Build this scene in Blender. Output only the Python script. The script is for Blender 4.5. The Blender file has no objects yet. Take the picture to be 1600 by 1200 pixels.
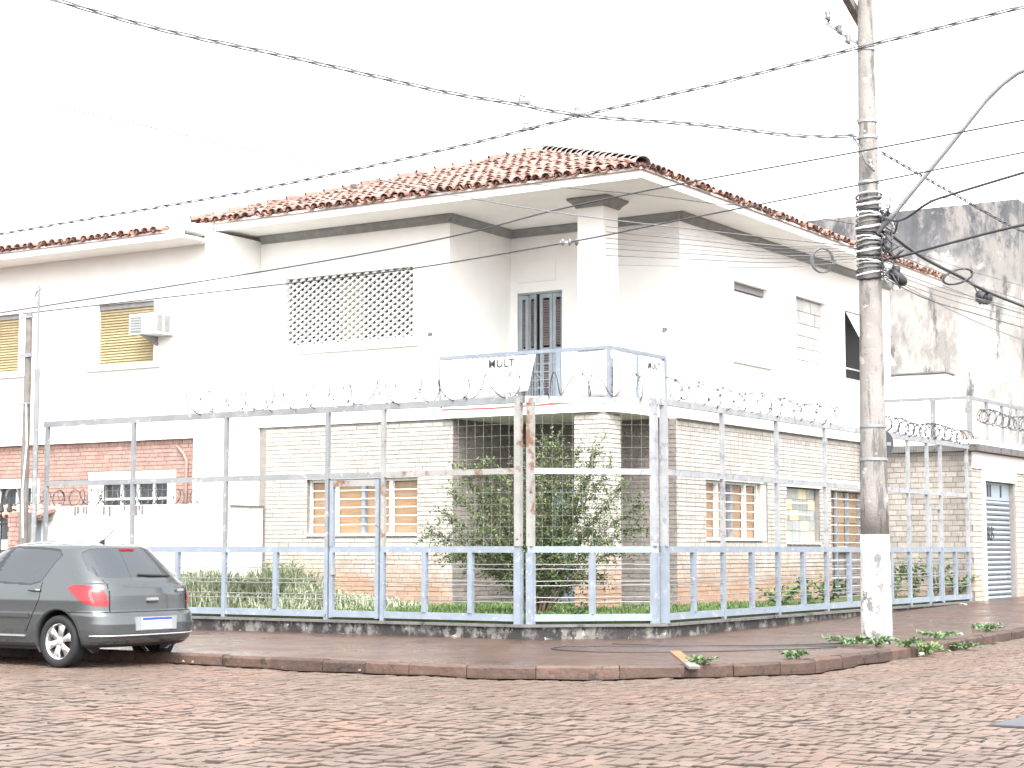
import bpy, bmesh, math, random
import numpy as np
from mathutils import Vector, Matrix
random.seed(7)
S = bpy.context.scene
C = S.collection
R = math.radians

# ------------------------------------------------------------------ camera, sky, sun, exposure
cam_d = bpy.data.cameras.new('camera'); cam = bpy.data.objects.new('camera', cam_d); C.objects.link(cam)
cam.location = (15.0626, -26.5676, 1.40)
cam.rotation_euler = (R(90 + 5.257), 0, R(32.5))
cam_d.sensor_width = 36; cam_d.lens = 63.34; cam_d.clip_start = .1; cam_d.clip_end = 2000
S.camera = cam

SUN_EL, SUN_AZ = 55, 138           # azimuth measured from +Y towards +X (the right-hand street side)
W = bpy.data.worlds.new('World'); S.world = W; W.use_nodes = True
wn, wl = W.node_tree.nodes, W.node_tree.links
bg = wn['Background']
sky = wn.new('ShaderNodeTexSky'); sky.sky_type = 'NISHITA'; sky.sun_disc = False
sky.sun_elevation = R(SUN_EL); sky.sun_rotation = R(SUN_AZ)
sky.air_density = 1.0; sky.dust_density = 6.0; sky.ozone_density = 1.0; sky.altitude = 500
hs = wn.new('ShaderNodeHueSaturation'); hs.inputs['Saturation'].default_value = .12
wl.new(sky.outputs[0], hs.inputs['Color']); wl.new(hs.outputs[0], bg.inputs[0])
bg.inputs[1].default_value = .15
sd = bpy.data.lights.new('sun', 'SUN'); sun = bpy.data.objects.new('sun', sd); C.objects.link(sun)
sd.energy = .5; sd.angle = R(40); sd.color = (1, .97, .93)
sun.location = (20, -10, 40)
_d = Vector((math.sin(R(SUN_AZ)) * math.cos(R(SUN_EL)), math.cos(R(SUN_AZ)) * math.cos(R(SUN_EL)), math.sin(R(SUN_EL))))
sun.rotation_euler = (-_d).to_track_quat('-Z', 'Y').to_euler()
S.view_settings.view_transform = 'Standard'; S.view_settings.look = 'None'
S.view_settings.gamma = 1; S.view_settings.use_curve_mapping = False
S.view_settings.exposure = 2.4
S.render.engine = 'CYCLES'
S.cycles.max_bounces = 6; S.cycles.diffuse_bounces = 3; S.cycles.glossy_bounces = 3
S.cycles.use_denoising = True

# ------------------------------------------------------------------ materials
def _mix(n, l, fac, a, b):
    m = n.new('ShaderNodeMix'); m.data_type = 'RGBA'
    for sock, v in ((m.inputs[0], fac), (m.inputs[6], a), (m.inputs[7], b)):
        if isinstance(v, (int, float)): sock.default_value = v
        elif isinstance(v, tuple): sock.default_value = (*v[:3], 1)
        else: l.new(v, sock)
    return m.outputs[2]
def _noise(n, l, pos, scale, detail=4, rough=.6, stretch=(1, 1, 1)):
    mp = n.new('ShaderNodeMapping'); mp.inputs['Scale'].default_value = stretch
    l.new(pos, mp.inputs['Vector'])
    t = n.new('ShaderNodeTexNoise'); t.inputs['Scale'].default_value = scale
    t.inputs['Detail'].default_value = detail; t.inputs['Roughness'].default_value = rough
    l.new(mp.outputs[0], t.inputs['Vector'])
    return t.outputs['Fac']
def _ramp(n, l, f, lo, hi):
    m = n.new('ShaderNodeMapRange'); m.interpolation_type = 'SMOOTHSTEP'
    m.inputs[1].default_value = lo; m.inputs[2].default_value = hi
    l.new(f, m.inputs[0]); return m.outputs[0]
def mat(name, c1, c2=None, scale=3, rough=.8, rough2=None, metal=0, bump=0, bscale=40, rnd=0, layers=(), coat=0,
        spec=.5, zlayer=None, stretch=(1, 1, 1), rscale=2, trans=0, post=()):
    """layers: (colour, scale, lo, hi, stretch) patches with their own shape; zlayer: (colour, z_lo, z_hi, strength) soil splash"""
    m = bpy.data.materials.new(name); m.use_nodes = True
    n, l = m.node_tree.nodes, m.node_tree.links
    b = n['Principled BSDF']
    pos = n.new('ShaderNodeNewGeometry').outputs['Position']
    col = c1
    if c2: col = _mix(n, l, _ramp(n, l, _noise(n, l, pos, scale, stretch=stretch), .3, .7), c1, c2)
    for ly in layers:
        c, s, lo, hi = ly[:4]; st = ly[4] if len(ly) > 4 else (1, 1, 1)
        col = _mix(n, l, _ramp(n, l, _noise(n, l, pos, s, 5, .65, st), lo, hi), col, c)
    if zlayer:
        c, z0, z1, k = zlayer
        sp = n.new('ShaderNodeSeparateXYZ'); l.new(pos, sp.inputs[0])
        nz = n.new('ShaderNodeMath'); nz.operation = 'MULTIPLY_ADD'
        l.new(_noise(n, l, pos, 1.7), nz.inputs[0]); nz.inputs[1].default_value = (z1 - z0) * 1.2
        l.new(sp.outputs[2], nz.inputs[2])
        o = (z1 - z0) * .6
        mr = n.new('ShaderNodeMapRange'); mr.interpolation_type = 'SMOOTHSTEP'
        mr.inputs[1].default_value = z0 + o; mr.inputs[2].default_value = z1 + o
        mr.inputs[3].default_value = k; mr.inputs[4].default_value = 0
        l.new(nz.outputs[0], mr.inputs[0])
        col = _mix(n, l, mr.outputs[0], col, c)
    for ly in post:
        col = _mix(n, l, _ramp(n, l, _noise(n, l, pos, ly[1], 6, .7, ly[4]), ly[2], ly[3]), col, ly[0])
    if rnd:
        oi = n.new('ShaderNodeObjectInfo'); at = n.new('ShaderNodeAttribute'); at.attribute_name = 'tnt'
        a1 = n.new('ShaderNodeMath'); a1.operation = 'ADD'
        l.new(oi.outputs['Random'], a1.inputs[0]); l.new(at.outputs['Fac'], a1.inputs[1])
        a2 = n.new('ShaderNodeMath'); a2.operation = 'MULTIPLY_ADD'
        l.new(a1.outputs[0], a2.inputs[0]); a2.inputs[1].default_value = rnd; a2.inputs[2].default_value = 1 - rnd * .5
        mm = n.new('ShaderNodeMix'); mm.data_type = 'RGBA'; mm.blend_type = 'MULTIPLY'; mm.inputs[0].default_value = 1
        if isinstance(col, tuple): mm.inputs[6].default_value = (*col, 1)
        else: l.new(col, mm.inputs[6])
        l.new(a2.outputs[0], mm.inputs[7]); col = mm.outputs[2]
    if isinstance(col, tuple): b.inputs['Base Color'].default_value = (*col, 1)
    else: l.new(col, b.inputs['Base Color'])
    if rough2 is None: b.inputs['Roughness'].default_value = rough
    else:
        rr = n.new('ShaderNodeMapRange'); rr.inputs[1].default_value = .35; rr.inputs[2].default_value = .65
        rr.inputs[3].default_value = rough; rr.inputs[4].default_value = rough2
        l.new(_noise(n, l, pos, rscale), rr.inputs[0]); l.new(rr.outputs[0], b.inputs['Roughness'])
    b.inputs['Metallic'].default_value = metal
    b.inputs['Specular IOR Level'].default_value = spec
    if coat: b.inputs['Coat Weight'].default_value = coat; b.inputs['Coat Roughness'].default_value = .04
    if trans: b.inputs['Transmission Weight'].default_value = trans
    if bump:
        bp = n.new('ShaderNodeBump'); bp.inputs['Strength'].default_value = bump; bp.inputs['Distance'].default_value = .02
        l.new(_noise(n, l, pos, bscale, 6), bp.inputs['Height']); l.new(bp.outputs[0], b.inputs['Normal'])
    return m
V = (3, 3, .5)      # vertical streaks
M = dict(
 plaster=mat('white_plaster', (.84, .83, .805), (.80, .79, .765), 1.2, .9, bump=.12, bscale=60, layers=[((.60, .58, .54), 1.1, .62, .85, V)]),
 soffit=mat('soffit_paint', (.83, .815, .79), (.79, .775, .75), 2, .85, layers=[((.62, .59, .55), 1.5, .66, .85)]),
 cornice=mat('grey_paint', (.20, .20, .20), (.26, .26, .255), 6, .8),
 brick=mat('painted_brick', (.445, .415, .378), (.38, .353, .32), 5, .9, bump=.3, bscale=90, rnd=.18, layers=[((.52, .50, .47), 2.2, .5, .75)], zlayer=((.37, .215, .135), .45, 1.6, .85)),
 mortar=mat('mortar', (.235, .218, .20), (.195, .182, .168), 9, .95, bump=.2),
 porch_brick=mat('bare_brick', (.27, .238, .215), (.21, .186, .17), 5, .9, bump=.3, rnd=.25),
 red_brick=mat('red_brick', (.31, .185, .150), (.375, .240, .20), 4, .9, bump=.3, rnd=.18),
 tile=mat('roof_tile', (.225, .128, .104), (.295, .190, .158), 3.5, .85, bump=.25, bscale=70, rnd=.6, layers=[((.055, .038, .036), 4.6, .54, .63), ((.34, .265, .19), 3.3, .68, .78)]),
 tile_dark=mat('lichen_tile', (.26, .14, .11), (.36, .20, .15), 4, .9, rnd=.4, layers=[((.08, .06, .055), 4, .5, .7)]),  # terracotta with dark lichen mottles, for roof decks and channel tiles
 ridge=mat('ridge_mortar', (.25, .23, .22), (.36, .33, .31), 6, .9, bump=.3, rnd=.2),
 blue=mat('blue_paint', (.172, .202, .240), (.21, .24, .28), 4, .5, .7, bump=.1, layers=[((.30, .32, .34), 9, .58, .68), ((.11, .075, .06), 5, .67, .73), ((.075, .065, .06), 14, .68, .74)]),
 grey_steel=mat('weathered_steel', (.160, .170, .178), (.21, .215, .218), 3, .6, .75, bump=.1, layers=[((.32, .32, .315), 8, .57, .67), ((.135, .095, .065), 4, .66, .74)]),
 rust=mat('flaking_white_rust', (.27, .265, .25), (.215, .21, .20), 4, .7, bump=.15, layers=[((.15, .082, .048), 3.2, .52, .64), ((.085, .052, .038), 7, .64, .72)]),
 wire=mat('galvanised_wire', (.20, .20, .195), (.27, .265, .255), 5, .5, metal=.2, layers=[((.15, .10, .08), 3, .6, .7)]),
 razor=mat('razor_wire', (.035, .036, .040), (.075, .077, .083), 8, .45, metal=.3),
 plinth=mat('stained_plinth', (.19, .18, .165), (.12, .112, .105), 9, .9, bump=.5, bscale=30, layers=[((.022, .021, .021), 5.5, .43, .56, (1, 1, .7)), ((.34, .325, .30), 11, .60, .66), ((.026, .024, .024), 1.1, .48, .58)]),
 cap=mat('concrete_cap', (.13, .125, .12), (.095, .092, .09), 6, .85, bump=.3, layers=[((.035, .035, .035), 4, .56, .68)]),
 wood=mat('board_wood', (.27, .165, .09), (.33, .22, .13), 6, .75, bump=.2, rnd=.2, stretch=(.4, .4, 5)),
 blind=mat('wooden_blind', (.36, .29, .155), (.41, .34, .20), 8, .7, rnd=.25),
 shutter=mat('shutter_paint', (.24, .275, .305), (.30, .335, .36), 5, .65, layers=[((.17, .13, .12), 9, .62, .72)]),
 shutter_slat=mat('shutter_slat', (.20, .165, .165), (.155, .14, .145), 7, .7, rnd=.2),
 dark=mat('dark_void', (.020, .022, .026), rough=.6),
 glass=mat('window_glass', (.05, .06, .065), rough=.06, spec=.8),
 frost=mat('frosted_glass', (.34, .36, .35), (.28, .30, .28), 4, .25),
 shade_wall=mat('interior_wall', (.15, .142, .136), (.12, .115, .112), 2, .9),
 curtain=mat('curtain', (.62, .52, .33), (.56, .45, .30), 4, .8),
 white=mat('white_paint', (.70, .70, .685), (.64, .64, .625), 5, .6, layers=[((.46, .44, .40), 6, .64, .74)]),
 white_clean=mat('white_sheet', (.84, .84, .84), rough=.7),
 ink=mat('grey_ink', (.035, .038, .046), (.05, .054, .062), 9, .8),
 concrete=mat('pole_concrete', (.205, .194, .179), (.262, .247, .229), 2.2, .9, bump=.5, bscale=35, layers=[((.105, .099, .095), 2.8, .50, .64, V), ((.34, .325, .30), 6, .60, .66), ((.13, .122, .116), 7, .62, .68)]),
 limewash=mat('limewash', (.50, .495, .48), (.41, .40, .388), 4, .9, bump=.5, bscale=22, layers=[((.155, .15, .147), 4.5, .53, .62, (1, 1, .7)), ((.55, .54, .52), 6, .56, .64), ((.12, .11, .11), 11, .60, .66)]),
 oldwood=mat('weathered_timber', (.13, .118, .11), (.19, .175, .16), 6, .9, bump=.3),
 cable=mat('black_cable', (.035, .036, .040), rough=.55),
 cable_grey=mat('grey_cable', (.14, .14, .15), (.09, .09, .10), 6, .6),
 steel=mat('galvanised_steel', (.22, .235, .255), (.29, .30, .315), 4, .45, metal=.4),
 porcelain=mat('insulator', (.13, .13, .13), rough=.3),
 sign_back=mat('sign_back', (.025, .032, .042), rough=.5),
 stained=mat('stained_render', (.060, .064, .072), (.115, .115, .12), 1.6, .95, bump=.25, bscale=25, stretch=(1.2, 1.2, .5), zlayer=((.33, .315, .29), 7.0, 9.3, 1), layers=[((.22, .21, .20), 2.2, .58, .68)], post=[((.215, .203, .19), 1.0, .46, .60, (1.5, 1.5, .6)), ((.085, .083, .085), 1.4, .54, .66, (1.8, 1.8, .45)), ((.42, .405, .375), .5, .57, .68, (1, 1, 1)), ((.11, .095, .088), .55, .60, .66, (1, 1, 1))]),
 roller=mat('roller_shutter', (.27, .30, .325), (.235, .265, .295), 3, .4, .5, metal=.2, layers=[((.13, .14, .15), 2.5, .58, .72)]),
 gdoor=mat('door_panel', (.26, .31, .35), rough=.5),
 road=mat('road_bed', (.046, .033, .027), (.066, .047, .038), 5, .85, bump=.4),
 cobble=mat('cobble', (.108, .074, .056), (.136, .094, .073), 1.4, .36, .58, bump=.5, bscale=55, rnd=.30, rscale=1.3,
     layers=[((.150, .085, .057), .35, .46, .70), ((.116, .100, .088), .30, .56, .74)]),
 pave=mat('wet_pavement', (.062, .034, .025), (.080, .047, .034), .9, .22, .5, bump=.15, bscale=18, rscale=.8,
     layers=[((.040, .024, .019), 1.6, .56, .72), ((.092, .062, .049), 2.6, .62, .75)]),
 kerb=mat('kerb_stone', (.062, .035, .026), (.088, .053, .040), 4, .6, .85, bump=.8, bscale=16, rnd=.5, layers=[((.026, .018, .016), 5, .54, .64), ((.115, .085, .052), 4, .62, .70)]),
 soil=mat('soil', (.12, .085, .06), (.16, .11, .08), 6, .95, bump=.3),
 lawn=mat('lawn', (.050, .078, .024), (.064, .092, .032), 3, .9),
 grass=mat('grass_blade', (.078, .135, .036), (.105, .160, .052), 2.5, .7, rnd=.5),
 weed=mat('pale_weed', (.215, .25, .155), (.31, .335, .235), 2.5, .7, rnd=.6),
 leaf=mat('shrub_leaf', (.088, .136, .052), (.180, .225, .092), 1.6, .5, rnd=.9),
 leaf_pale=mat('pale_leaf', (.075, .135, .050), (.115, .175, .078), 3, .55, rnd=.5),
 bark=mat('bark', (.13, .095, .07), (.20, .15, .11), 9, .9, bump=.4),
 paint=mat('car_paint', (.058, .066, .069), rough=.22, metal=.4, coat=1),
 car_glass=mat('car_glass', (.03, .035, .04), rough=.03, spec=.9),
 rubber=mat('tyre', (.010, .010, .011), rough=.75),
 alloy=mat('alloy', (.62, .62, .61), rough=.28, metal=.75),
 red_lens=mat('red_lens', (.30, .007, .012), (.22, .004, .008), 14, .22, coat=.3),
 lens_reflect=mat('pink_reflect_strip', (.50, .07, .08), rough=.2, coat=.3),  # paler red painted for the pinkish reflect strips on the tail lights
 block=mat('bare_block', (.44, .43, .41), (.52, .51, .49), 5, .9, bump=.2, rnd=.25),
 black=mat('black_trim', (.018, .018, .02), rough=.5),
 chrome=mat('chrome_trim', (.62, .64, .66), rough=.2, metal=.8),
 plate=mat('number_plate', (.82, .83, .84), rough=.4),
 plate_blue=mat('plate_strip', (.02, .06, .32), rough=.4),
 red_line=mat('red_cord', (.55, .04, .05), rough=.6),
 garage_brick=mat('bare_pale_brick', (.37, .335, .30), (.30, .272, .245), 5, .9, bump=.3, rnd=.3, zlayer=((.34, .22, .15), .4, 1.2, .5)),
 silt=mat('joint_silt', (.078, .054, .042), (.098, .069, .054), 4, .7, bump=.3),
 pale_steel=mat('chalky_white_paint', (.235, .243, .252), (.30, .305, .31), 4, .6, .75, bump=.1, layers=[((.18, .195, .215), 6, .54, .62), ((.14, .10, .07), 5, .66, .74)]),
 water=mat('puddle_water', (.030, .020, .016), rough=.03, spec=.5),
 litter=mat('litter', (.26, .24, .215), (.20, .18, .155), 20, .8),
 plank=mat('yellow_plank', (.19, .125, .062), (.15, .095, .05), 9, .7, .4),
 plate_iron=mat('iron_cover', (.055, .058, .065), (.08, .083, .087), 4, .35, .55),
)

# ------------------------------------------------------------------ mesh helpers
class MB:
    def __init__(s): s.v = []; s.f = []; s.t = []; s.cur = 0.
    def quad(s, *p):
        k = len(s.v); s.v += [tuple(q) for q in p]; s.f.append(tuple(range(k, k + len(p)))); s.t.append(s.cur)
        return s
    def box(s, x0, x1, y0, y1, z0, z1):
        k = len(s.v)
        s.v += [(x0, y0, z0), (x1, y0, z0), (x1, y1, z0), (x0, y1, z0), (x0, y0, z1), (x1, y0, z1), (x1, y1, z1), (x0, y1, z1)]
        for f in ((0, 3, 2, 1), (4, 5, 6, 7), (0, 1, 5, 4), (1, 2, 6, 5), (2, 3, 7, 6), (3, 0, 4, 7)):
            s.f.append(tuple(k + i for i in f)); s.t.append(s.cur)
        return s
    def add(s, vs, fs):
        k = len(s.v); s.v += [tuple(q) for q in vs]
        for f in fs: s.f.append(tuple(k + i for i in f)); s.t.append(s.cur)
        return s
    def tube(s, pts, r, n=6, cap=True):
        pts = [Vector(p) for p in pts]; m = len(pts)
        rs = r if isinstance(r, (list, tuple)) else [r] * m
        t = (pts[1] - pts[0]).normalized()
        u = t.cross(Vector((0, 0, 1)))
        if u.length < .05: u = t.cross(Vector((1, 0, 0)))
        u.normalize(); k = len(s.v)
        for i, p in enumerate(pts):
            t = (pts[min(i + 1, m - 1)] - pts[max(i - 1, 0)]).normalized()
            u = (u - t * u.dot(t)).normalized(); w = t.cross(u)
            for j in range(n):
                a = 2 * math.pi * j / n
                s.v.append(tuple(p + (u * math.cos(a) + w * math.sin(a)) * rs[i]))
        for i in range(m - 1):
            for j in range(n):
                a, b = k + i * n + j, k + i * n + (j + 1) % n
                s.f.append((a, b, b + n, a + n)); s.t.append(s.cur)
        if cap:
            s.f.append(tuple(k + j for j in reversed(range(n)))); s.t.append(s.cur)
            s.f.append(tuple(k + (m - 1) * n + j for j in range(n))); s.t.append(s.cur)
        return s
    def bar(s, p, q, w, h=None):
        """square bar from p to q, w wide (horizontally), h high"""
        h = h or w; p, q = Vector(p), Vector(q); t = (q - p).normalized()
        u = t.cross(Vector((0, 0, 1)))
        if u.length < .05: u = Vector((1, 0, 0)); 
        u = (u - t * u.dot(t)).normalized(); v = u.cross(t)
        a, b = u * w / 2, v * h / 2; vs = []
        for c in (p, q): vs += [c - a - b, c + a - b, c + a + b, c - a + b]
        return s.add(vs, ((0, 1, 2, 3), (7, 6, 5, 4), (0, 4, 5, 1), (1, 5, 6, 2), (2, 6, 7, 3), (3, 7, 4, 0)))
    def prism(s, poly, axis, d0, d1):
        """poly in the two other axes (cyclic order of x,y,z without axis)"""
        def P(a, b, d): return {'x': (d, a, b), 'y': (a, d, b), 'z': (a, b, d)}[axis]
        n = len(poly); vs = [P(a, b, d0) for a, b in poly] + [P(a, b, d1) for a, b in poly]
        fs = [tuple(range(n)), tuple(range(2 * n - 1, n - 1, -1))] + [(i, n + i, n + (i + 1) % n, (i + 1) % n) for i in range(n)]
        return s.add(vs, fs)
    def mesh(s, name, m, smooth=False, fix=True):
        me = bpy.data.meshes.new(name); me.from_pydata(s.v, [], s.f)
        if any(s.t):
            a = me.attributes.new('tnt', 'FLOAT', 'FACE'); a.data.foreach_set('value', s.t)
        me.materials.append(m if not isinstance(m, str) else M[m])
        if fix:
            b = bmesh.new(); b.from_mesh(me); bmesh.ops.recalc_face_normals(b, faces=b.faces); b.to_mesh(me); b.free()
        if smooth:
            for p in me.polygons: p.use_smooth = True
        return me
    def build(s, name, m, parent=None, smooth=False, fix=True):
        return put(name, s.mesh(name, m, smooth, fix), parent)
def put(name, me, parent=None, loc=None, rot=None):
    o = bpy.data.objects.new(name, me); C.objects.link(o)
    l = Vector(loc) if loc is not None else Vector((0, 0, 0))
    if parent is not None:
        o.parent = parent
        if parent.type == 'EMPTY': l = l - parent.location
    o.location = l
    if rot is not None: o.rotation_euler = rot
    return o
def tag(o, label, cat, group=None):
    o['label'] = label; o['category'] = cat
    if group: o['group'] = group
    return o
def thing(name, loc, label, cat, group=None):
    o = bpy.data.objects.new(name, None); C.objects.link(o); o.location = loc; o.empty_display_size = .2
    return tag(o, label, cat, group)
def struct(o): o['kind'] = 'structure'; return o
def stuff(o): o['kind'] = 'stuff'; return o
def bx(name, m, parent, *b): return MB().box(*b).build(name, m, parent)
def wall(name, m, parent, axis, pos, back, a0, a1, z0, z1, holes=()):
    """a wall with openings; axis 'y' = plane y=pos running along x, 'x' = plane x=pos running along y; back = coordinate of the rear face"""
    A = sorted({a0, a1, *[h[0] for h in holes], *[h[1] for h in holes]}); Z = sorted({z0, z1, *[h[2] for h in holes], *[h[3] for h in holes]})
    A = [a for a in A if a0 <= a <= a1]; Z = [z for z in Z if z0 <= z <= z1]
    def P(a, d, z): return (a, d, z) if axis == 'y' else (d, a, z)
    def solid(i, j):
        if i < 0 or j < 0 or i >= len(A) - 1 or j >= len(Z) - 1: return False
        a, z = (A[i] + A[i + 1]) / 2, (Z[j] + Z[j + 1]) / 2
        return not any(h[0] < a < h[1] and h[2] < z < h[3] for h in holes)
    mb = MB()
    for i in range(len(A) - 1):
        for j in range(len(Z) - 1):
            if not solid(i, j): continue
            p, q, r, t = A[i], A[i + 1], Z[j], Z[j + 1]
            mb.quad(P(p, pos, r), P(q, pos, r), P(q, pos, t), P(p, pos, t)); mb.quad(P(p, back, r), P(p, back, t), P(q, back, t), P(q, back, r))
            if not solid(i - 1, j): mb.quad(P(p, pos, r), P(p, pos, t), P(p, back, t), P(p, back, r))
            if not solid(i + 1, j): mb.quad(P(q, pos, r), P(q, back, r), P(q, back, t), P(q, pos, t))
            if not solid(i, j - 1): mb.quad(P(p, pos, r), P(p, back, r), P(q, back, r), P(q, pos, r))
            if not solid(i, j + 1): mb.quad(P(p, pos, t), P(q, pos, t), P(q, back, t), P(p, back, t))
    bmv = mb.mesh(name, m, fix=False)
    b = bmesh.new(); b.from_mesh(bmv); bmesh.ops.remove_doubles(b, verts=b.verts, dist=1e-4); bmesh.ops.recalc_face_normals(b, faces=b.faces); b.to_mesh(bmv); b.free()
    return put(name, bmv, parent)
def brick_list(axis, pos, out, a0, a1, z0, z1, holes=(), L=.245, H=.080, g=.012, jit=.003):
    """bricks laid in running bond on a wall face; out = +1/-1 side the face looks to; returns list of boxes"""
    res = []; k = 0; z = z0
    while z < z1 - .03:
        zt = min(z + H - g, z1); a = a0 - (L / 2 if k % 2 else 0) - .03 * (k % 3)
        while a < a1:
            p, q = max(a, a0), min(a + L - g, a1)
            spans = [(p, q)]
            for h in holes:
                if zt > h[2] and z < h[3]:
                    ns = []
                    for u, v in spans:
                        if v <= h[0] or u >= h[1]: ns.append((u, v)); continue
                        if u < h[0]: ns.append((u, h[0]))
                        if v > h[1]: ns.append((h[1], v))
                    spans = ns
            for u, v in spans:
                if v - u > .03:
                    d = .012 + random.uniform(-jit, jit)
                    lo, hi = sorted((pos - out * .01, pos + out * d))
                    res.append((u, v, lo, hi, z, zt) if axis == 'y' else (lo, hi, u, v, z, zt))
            a += L
        z += H; k += 1
    return res

# ------------------------------------------------------------------ ground, road, kerb, pavement, yard
def rise(y): return .0135 * max(0, min(30, y + 3))
def sheet(name, m, pts_fn, nu, nv):
    mb = MB()
    for i in range(nu):
        for j in range(nv): mb.v.append(pts_fn(i, j))
    for i in range(nu - 1):
        for j in range(nv - 1):
            a = i * nv + j; mb.f.append((a, a + 1, a + nv + 1, a + nv)); mb.t.append(0)
    o = mb.build(name, m); return o
ground = MB().quad((-600, -600, -.16), (600, -600, -.16), (600, 600, -.16), (-600, 600, -.16)).build('ground', 'soil'); struct(ground)
_gy = [-60 + i * 3 for i in range(20)] + [-3 + 2 * i for i in range(34)]
road = struct(sheet('road', 'road', lambda i, j: (-60 + 10 * i, _gy[j], rise(_gy[j]) - .042), 13, len(_gy)))

# cobbles: rows run along x, each stone its own shape
def stone(l, w, rng):
    jx = lambda: rng.uniform(-.012, .012)
    c = [(-l / 2 + jx(), -w / 2 + jx()), (l / 2 + jx(), -w / 2 + jx()), (l / 2 + jx(), w / 2 + jx()), (-l / 2 + jx(), w / 2 + jx())]
    t = [rng.uniform(-.006, .006) for _ in range(4)]
    v = [(x, y, -.05) for x, y in c] + [(x * .985, y * .985, -.0085 + t[i]) for i, (x, y) in enumerate(c)]
    v += [(x * .91, y * .91, t[i] - .002) for i, (x, y) in enumerate(c)] + [(0, 0, sum(t) / 4 + .004)]
    f = [(i, (i + 1) % 4, 4 + (i + 1) % 4, 4 + i) for i in range(4)] + [(4 + i, 4 + (i + 1) % 4, 8 + (i + 1) % 4, 8 + i) for i in range(4)]
    f += [(8 + i, 8 + (i + 1) % 4, 12) for i in range(4)]
    return v, f
rng = random.Random(3)
def two_mats(me, side='road'):
    """the sides and shoulders of a stone are caked with joint mud"""
    me.materials.append(M[side]); n = len(me.polygons) // 12
    me.polygons.foreach_set('material_index', ([1] * 8 + [0] * 4) * n); return me
variants = []
for k in range(14):
    v, f = stone(.144, .153, rng); mb = MB().add(v, f); variants.append(two_mats(mb.mesh('cobble', 'cobble', smooth=False)))
camp = Vector(cam.location)
fwd = Vector((-math.sin(R(32.5)), math.cos(R(32.5)), 0)); rgt = Vector((math.cos(R(32.5)), math.sin(R(32.5)), 0))
spots = []
def on_road(x, y):
    if y < -9.9: return x < 17
    if x > 6.7 and y < 14: return x < 16
    if x > 3.2 and y < -6.4: return (x - 3.2) ** 2 + (y + 6.4) ** 2 > 3.5 ** 2
    return False
y = -20.5; k = 0
while y < 14:
    pitch = .215; x = -10 + rng.uniform(0, .15)
    while x < 16:
        l = rng.choice((.10, .115, .125, .135, .15, .165)) + rng.uniform(-.012, .012)
        yy = y + .16 * math.sin(x * .42 + y * .22) + .025 * math.sin(x * 1.7 + k)
        cx = x + l / 2
        if on_road(cx, yy):
            spots.append((cx, yy, l, pitch + rng.uniform(-.012, .012)))
        x += l + .004
    y += pitch + .006; k += 1
d2 = lambda s: (s[0] - camp.x) ** 2 + (s[1] - camp.y) ** 2
def seen(s):
    p = Vector((s[0] - camp.x, s[1] - camp.y, 0)); D = p.dot(fwd)
    return D > 11.75 and abs(p.dot(rgt)) < .284 * D
near = sorted([s for s in spots if seen(s)], key=d2)[:300]; ns = set(near)
for s in near:
    o = put('cobble', rng.choice(variants), road, (s[0], s[1], rise(s[1]) + rng.uniform(-.005, .005)), (rng.uniform(-.03, .03), rng.uniform(-.03, .03), rng.uniform(-.06, .06) + (math.pi if rng.random() < .5 else 0)))
    o.scale = (s[2] / .15, s[3] / .162, 1)
mb = MB(); mb_silt = MB()
def from_kerb(x, y): return min(-9.9 - y, 99) if x < 3.2 else (math.hypot(x - 3.2, y + 6.4) - 3.5 if y < -6.4 else x - 6.7)
clean = mb
for s in spots:
    if s in ns: continue
    fk = (from_kerb(s[0], s[1]) - 1.6) / 3.2; mb = clean if rng.random() < fk else mb_silt
    v, f = stone(s[2] - .006, s[3] - .014, rng); mb.cur = rng.uniform(-.5, .5)
    a = rng.uniform(-.05, .05); zz = rise(s[1]) + rng.uniform(-.005, .005)
    mb.add([(s[0] + x - a * y_, s[1] + y_ + a * x, zz + z) for x, y_, z in v], f)
cs = stuff(clean.build('cobblestones', 'cobble', road, fix=False)); two_mats(cs.data)
cs = stuff(mb_silt.build('silted_cobblestones', 'cobble', road, fix=False)); two_mats(cs.data, 'silt')

# kerb
path = [(-14 + i * .5, -9.85) for i in range(35)]
path += [(3.2 + 3.45 * math.sin(a), -6.4 - 3.45 * math.cos(a)) for a in [i * math.pi / 22 for i in range(12)]]
path += [(6.65, -6.4 + .5 * i) for i in range(1, 44)]
P2 = [Vector((*p, 0)) for p in path]
acc = [0]
for i in range(1, len(P2)): acc.append(acc[-1] + (P2[i] - P2[i - 1]).length)
def at(sv):
    sv = max(0, min(acc[-1] - 1e-4, sv)); i = max(j for j in range(len(acc)) if acc[j] <= sv); i = min(i, len(P2) - 2)
    t = (sv - acc[i]) / (acc[i + 1] - acc[i]); p = P2[i].lerp(P2[i + 1], t); d = (P2[i + 1] - P2[i]).normalized()
    return p, d
def inner(p, d, w): return p + Vector((-d.y, d.x, 0)) * w
def strip(s0, s1, n, w0, w1, z0, z1, mb):
    vs, fs = [], []
    for i in range(n + 1):
        p, d = at(s0 + (s1 - s0) * i / n); g = rise(p.y)
        a, b, e = inner(p, d, w0), inner(p, d, w1), inner(p, d, w0 + .02)
        jz = random.uniform(-.005, .006)
        vs += [(a.x, a.y, g + z0), (a.x, a.y, g + z1 - .025 + jz), (e.x, e.y, g + z1 + jz), (b.x, b.y, g + z1 + jz * .4), (b.x, b.y, g + z0)]
    for i in range(n):
        for j in range(4): k = i * 5 + j; fs.append((k, k + 1, k + 6, k + 5))
    fs += [(0, 1, 2, 3, 4), tuple(n * 5 + j for j in (4, 3, 2, 1, 0))]
    mb.add(vs, fs)
mb = MB(); strip(0, acc[-1], 160, .03, .13, -.12, .085, mb)
kerb = struct(mb.build('kerb', 'mortar'))
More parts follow.
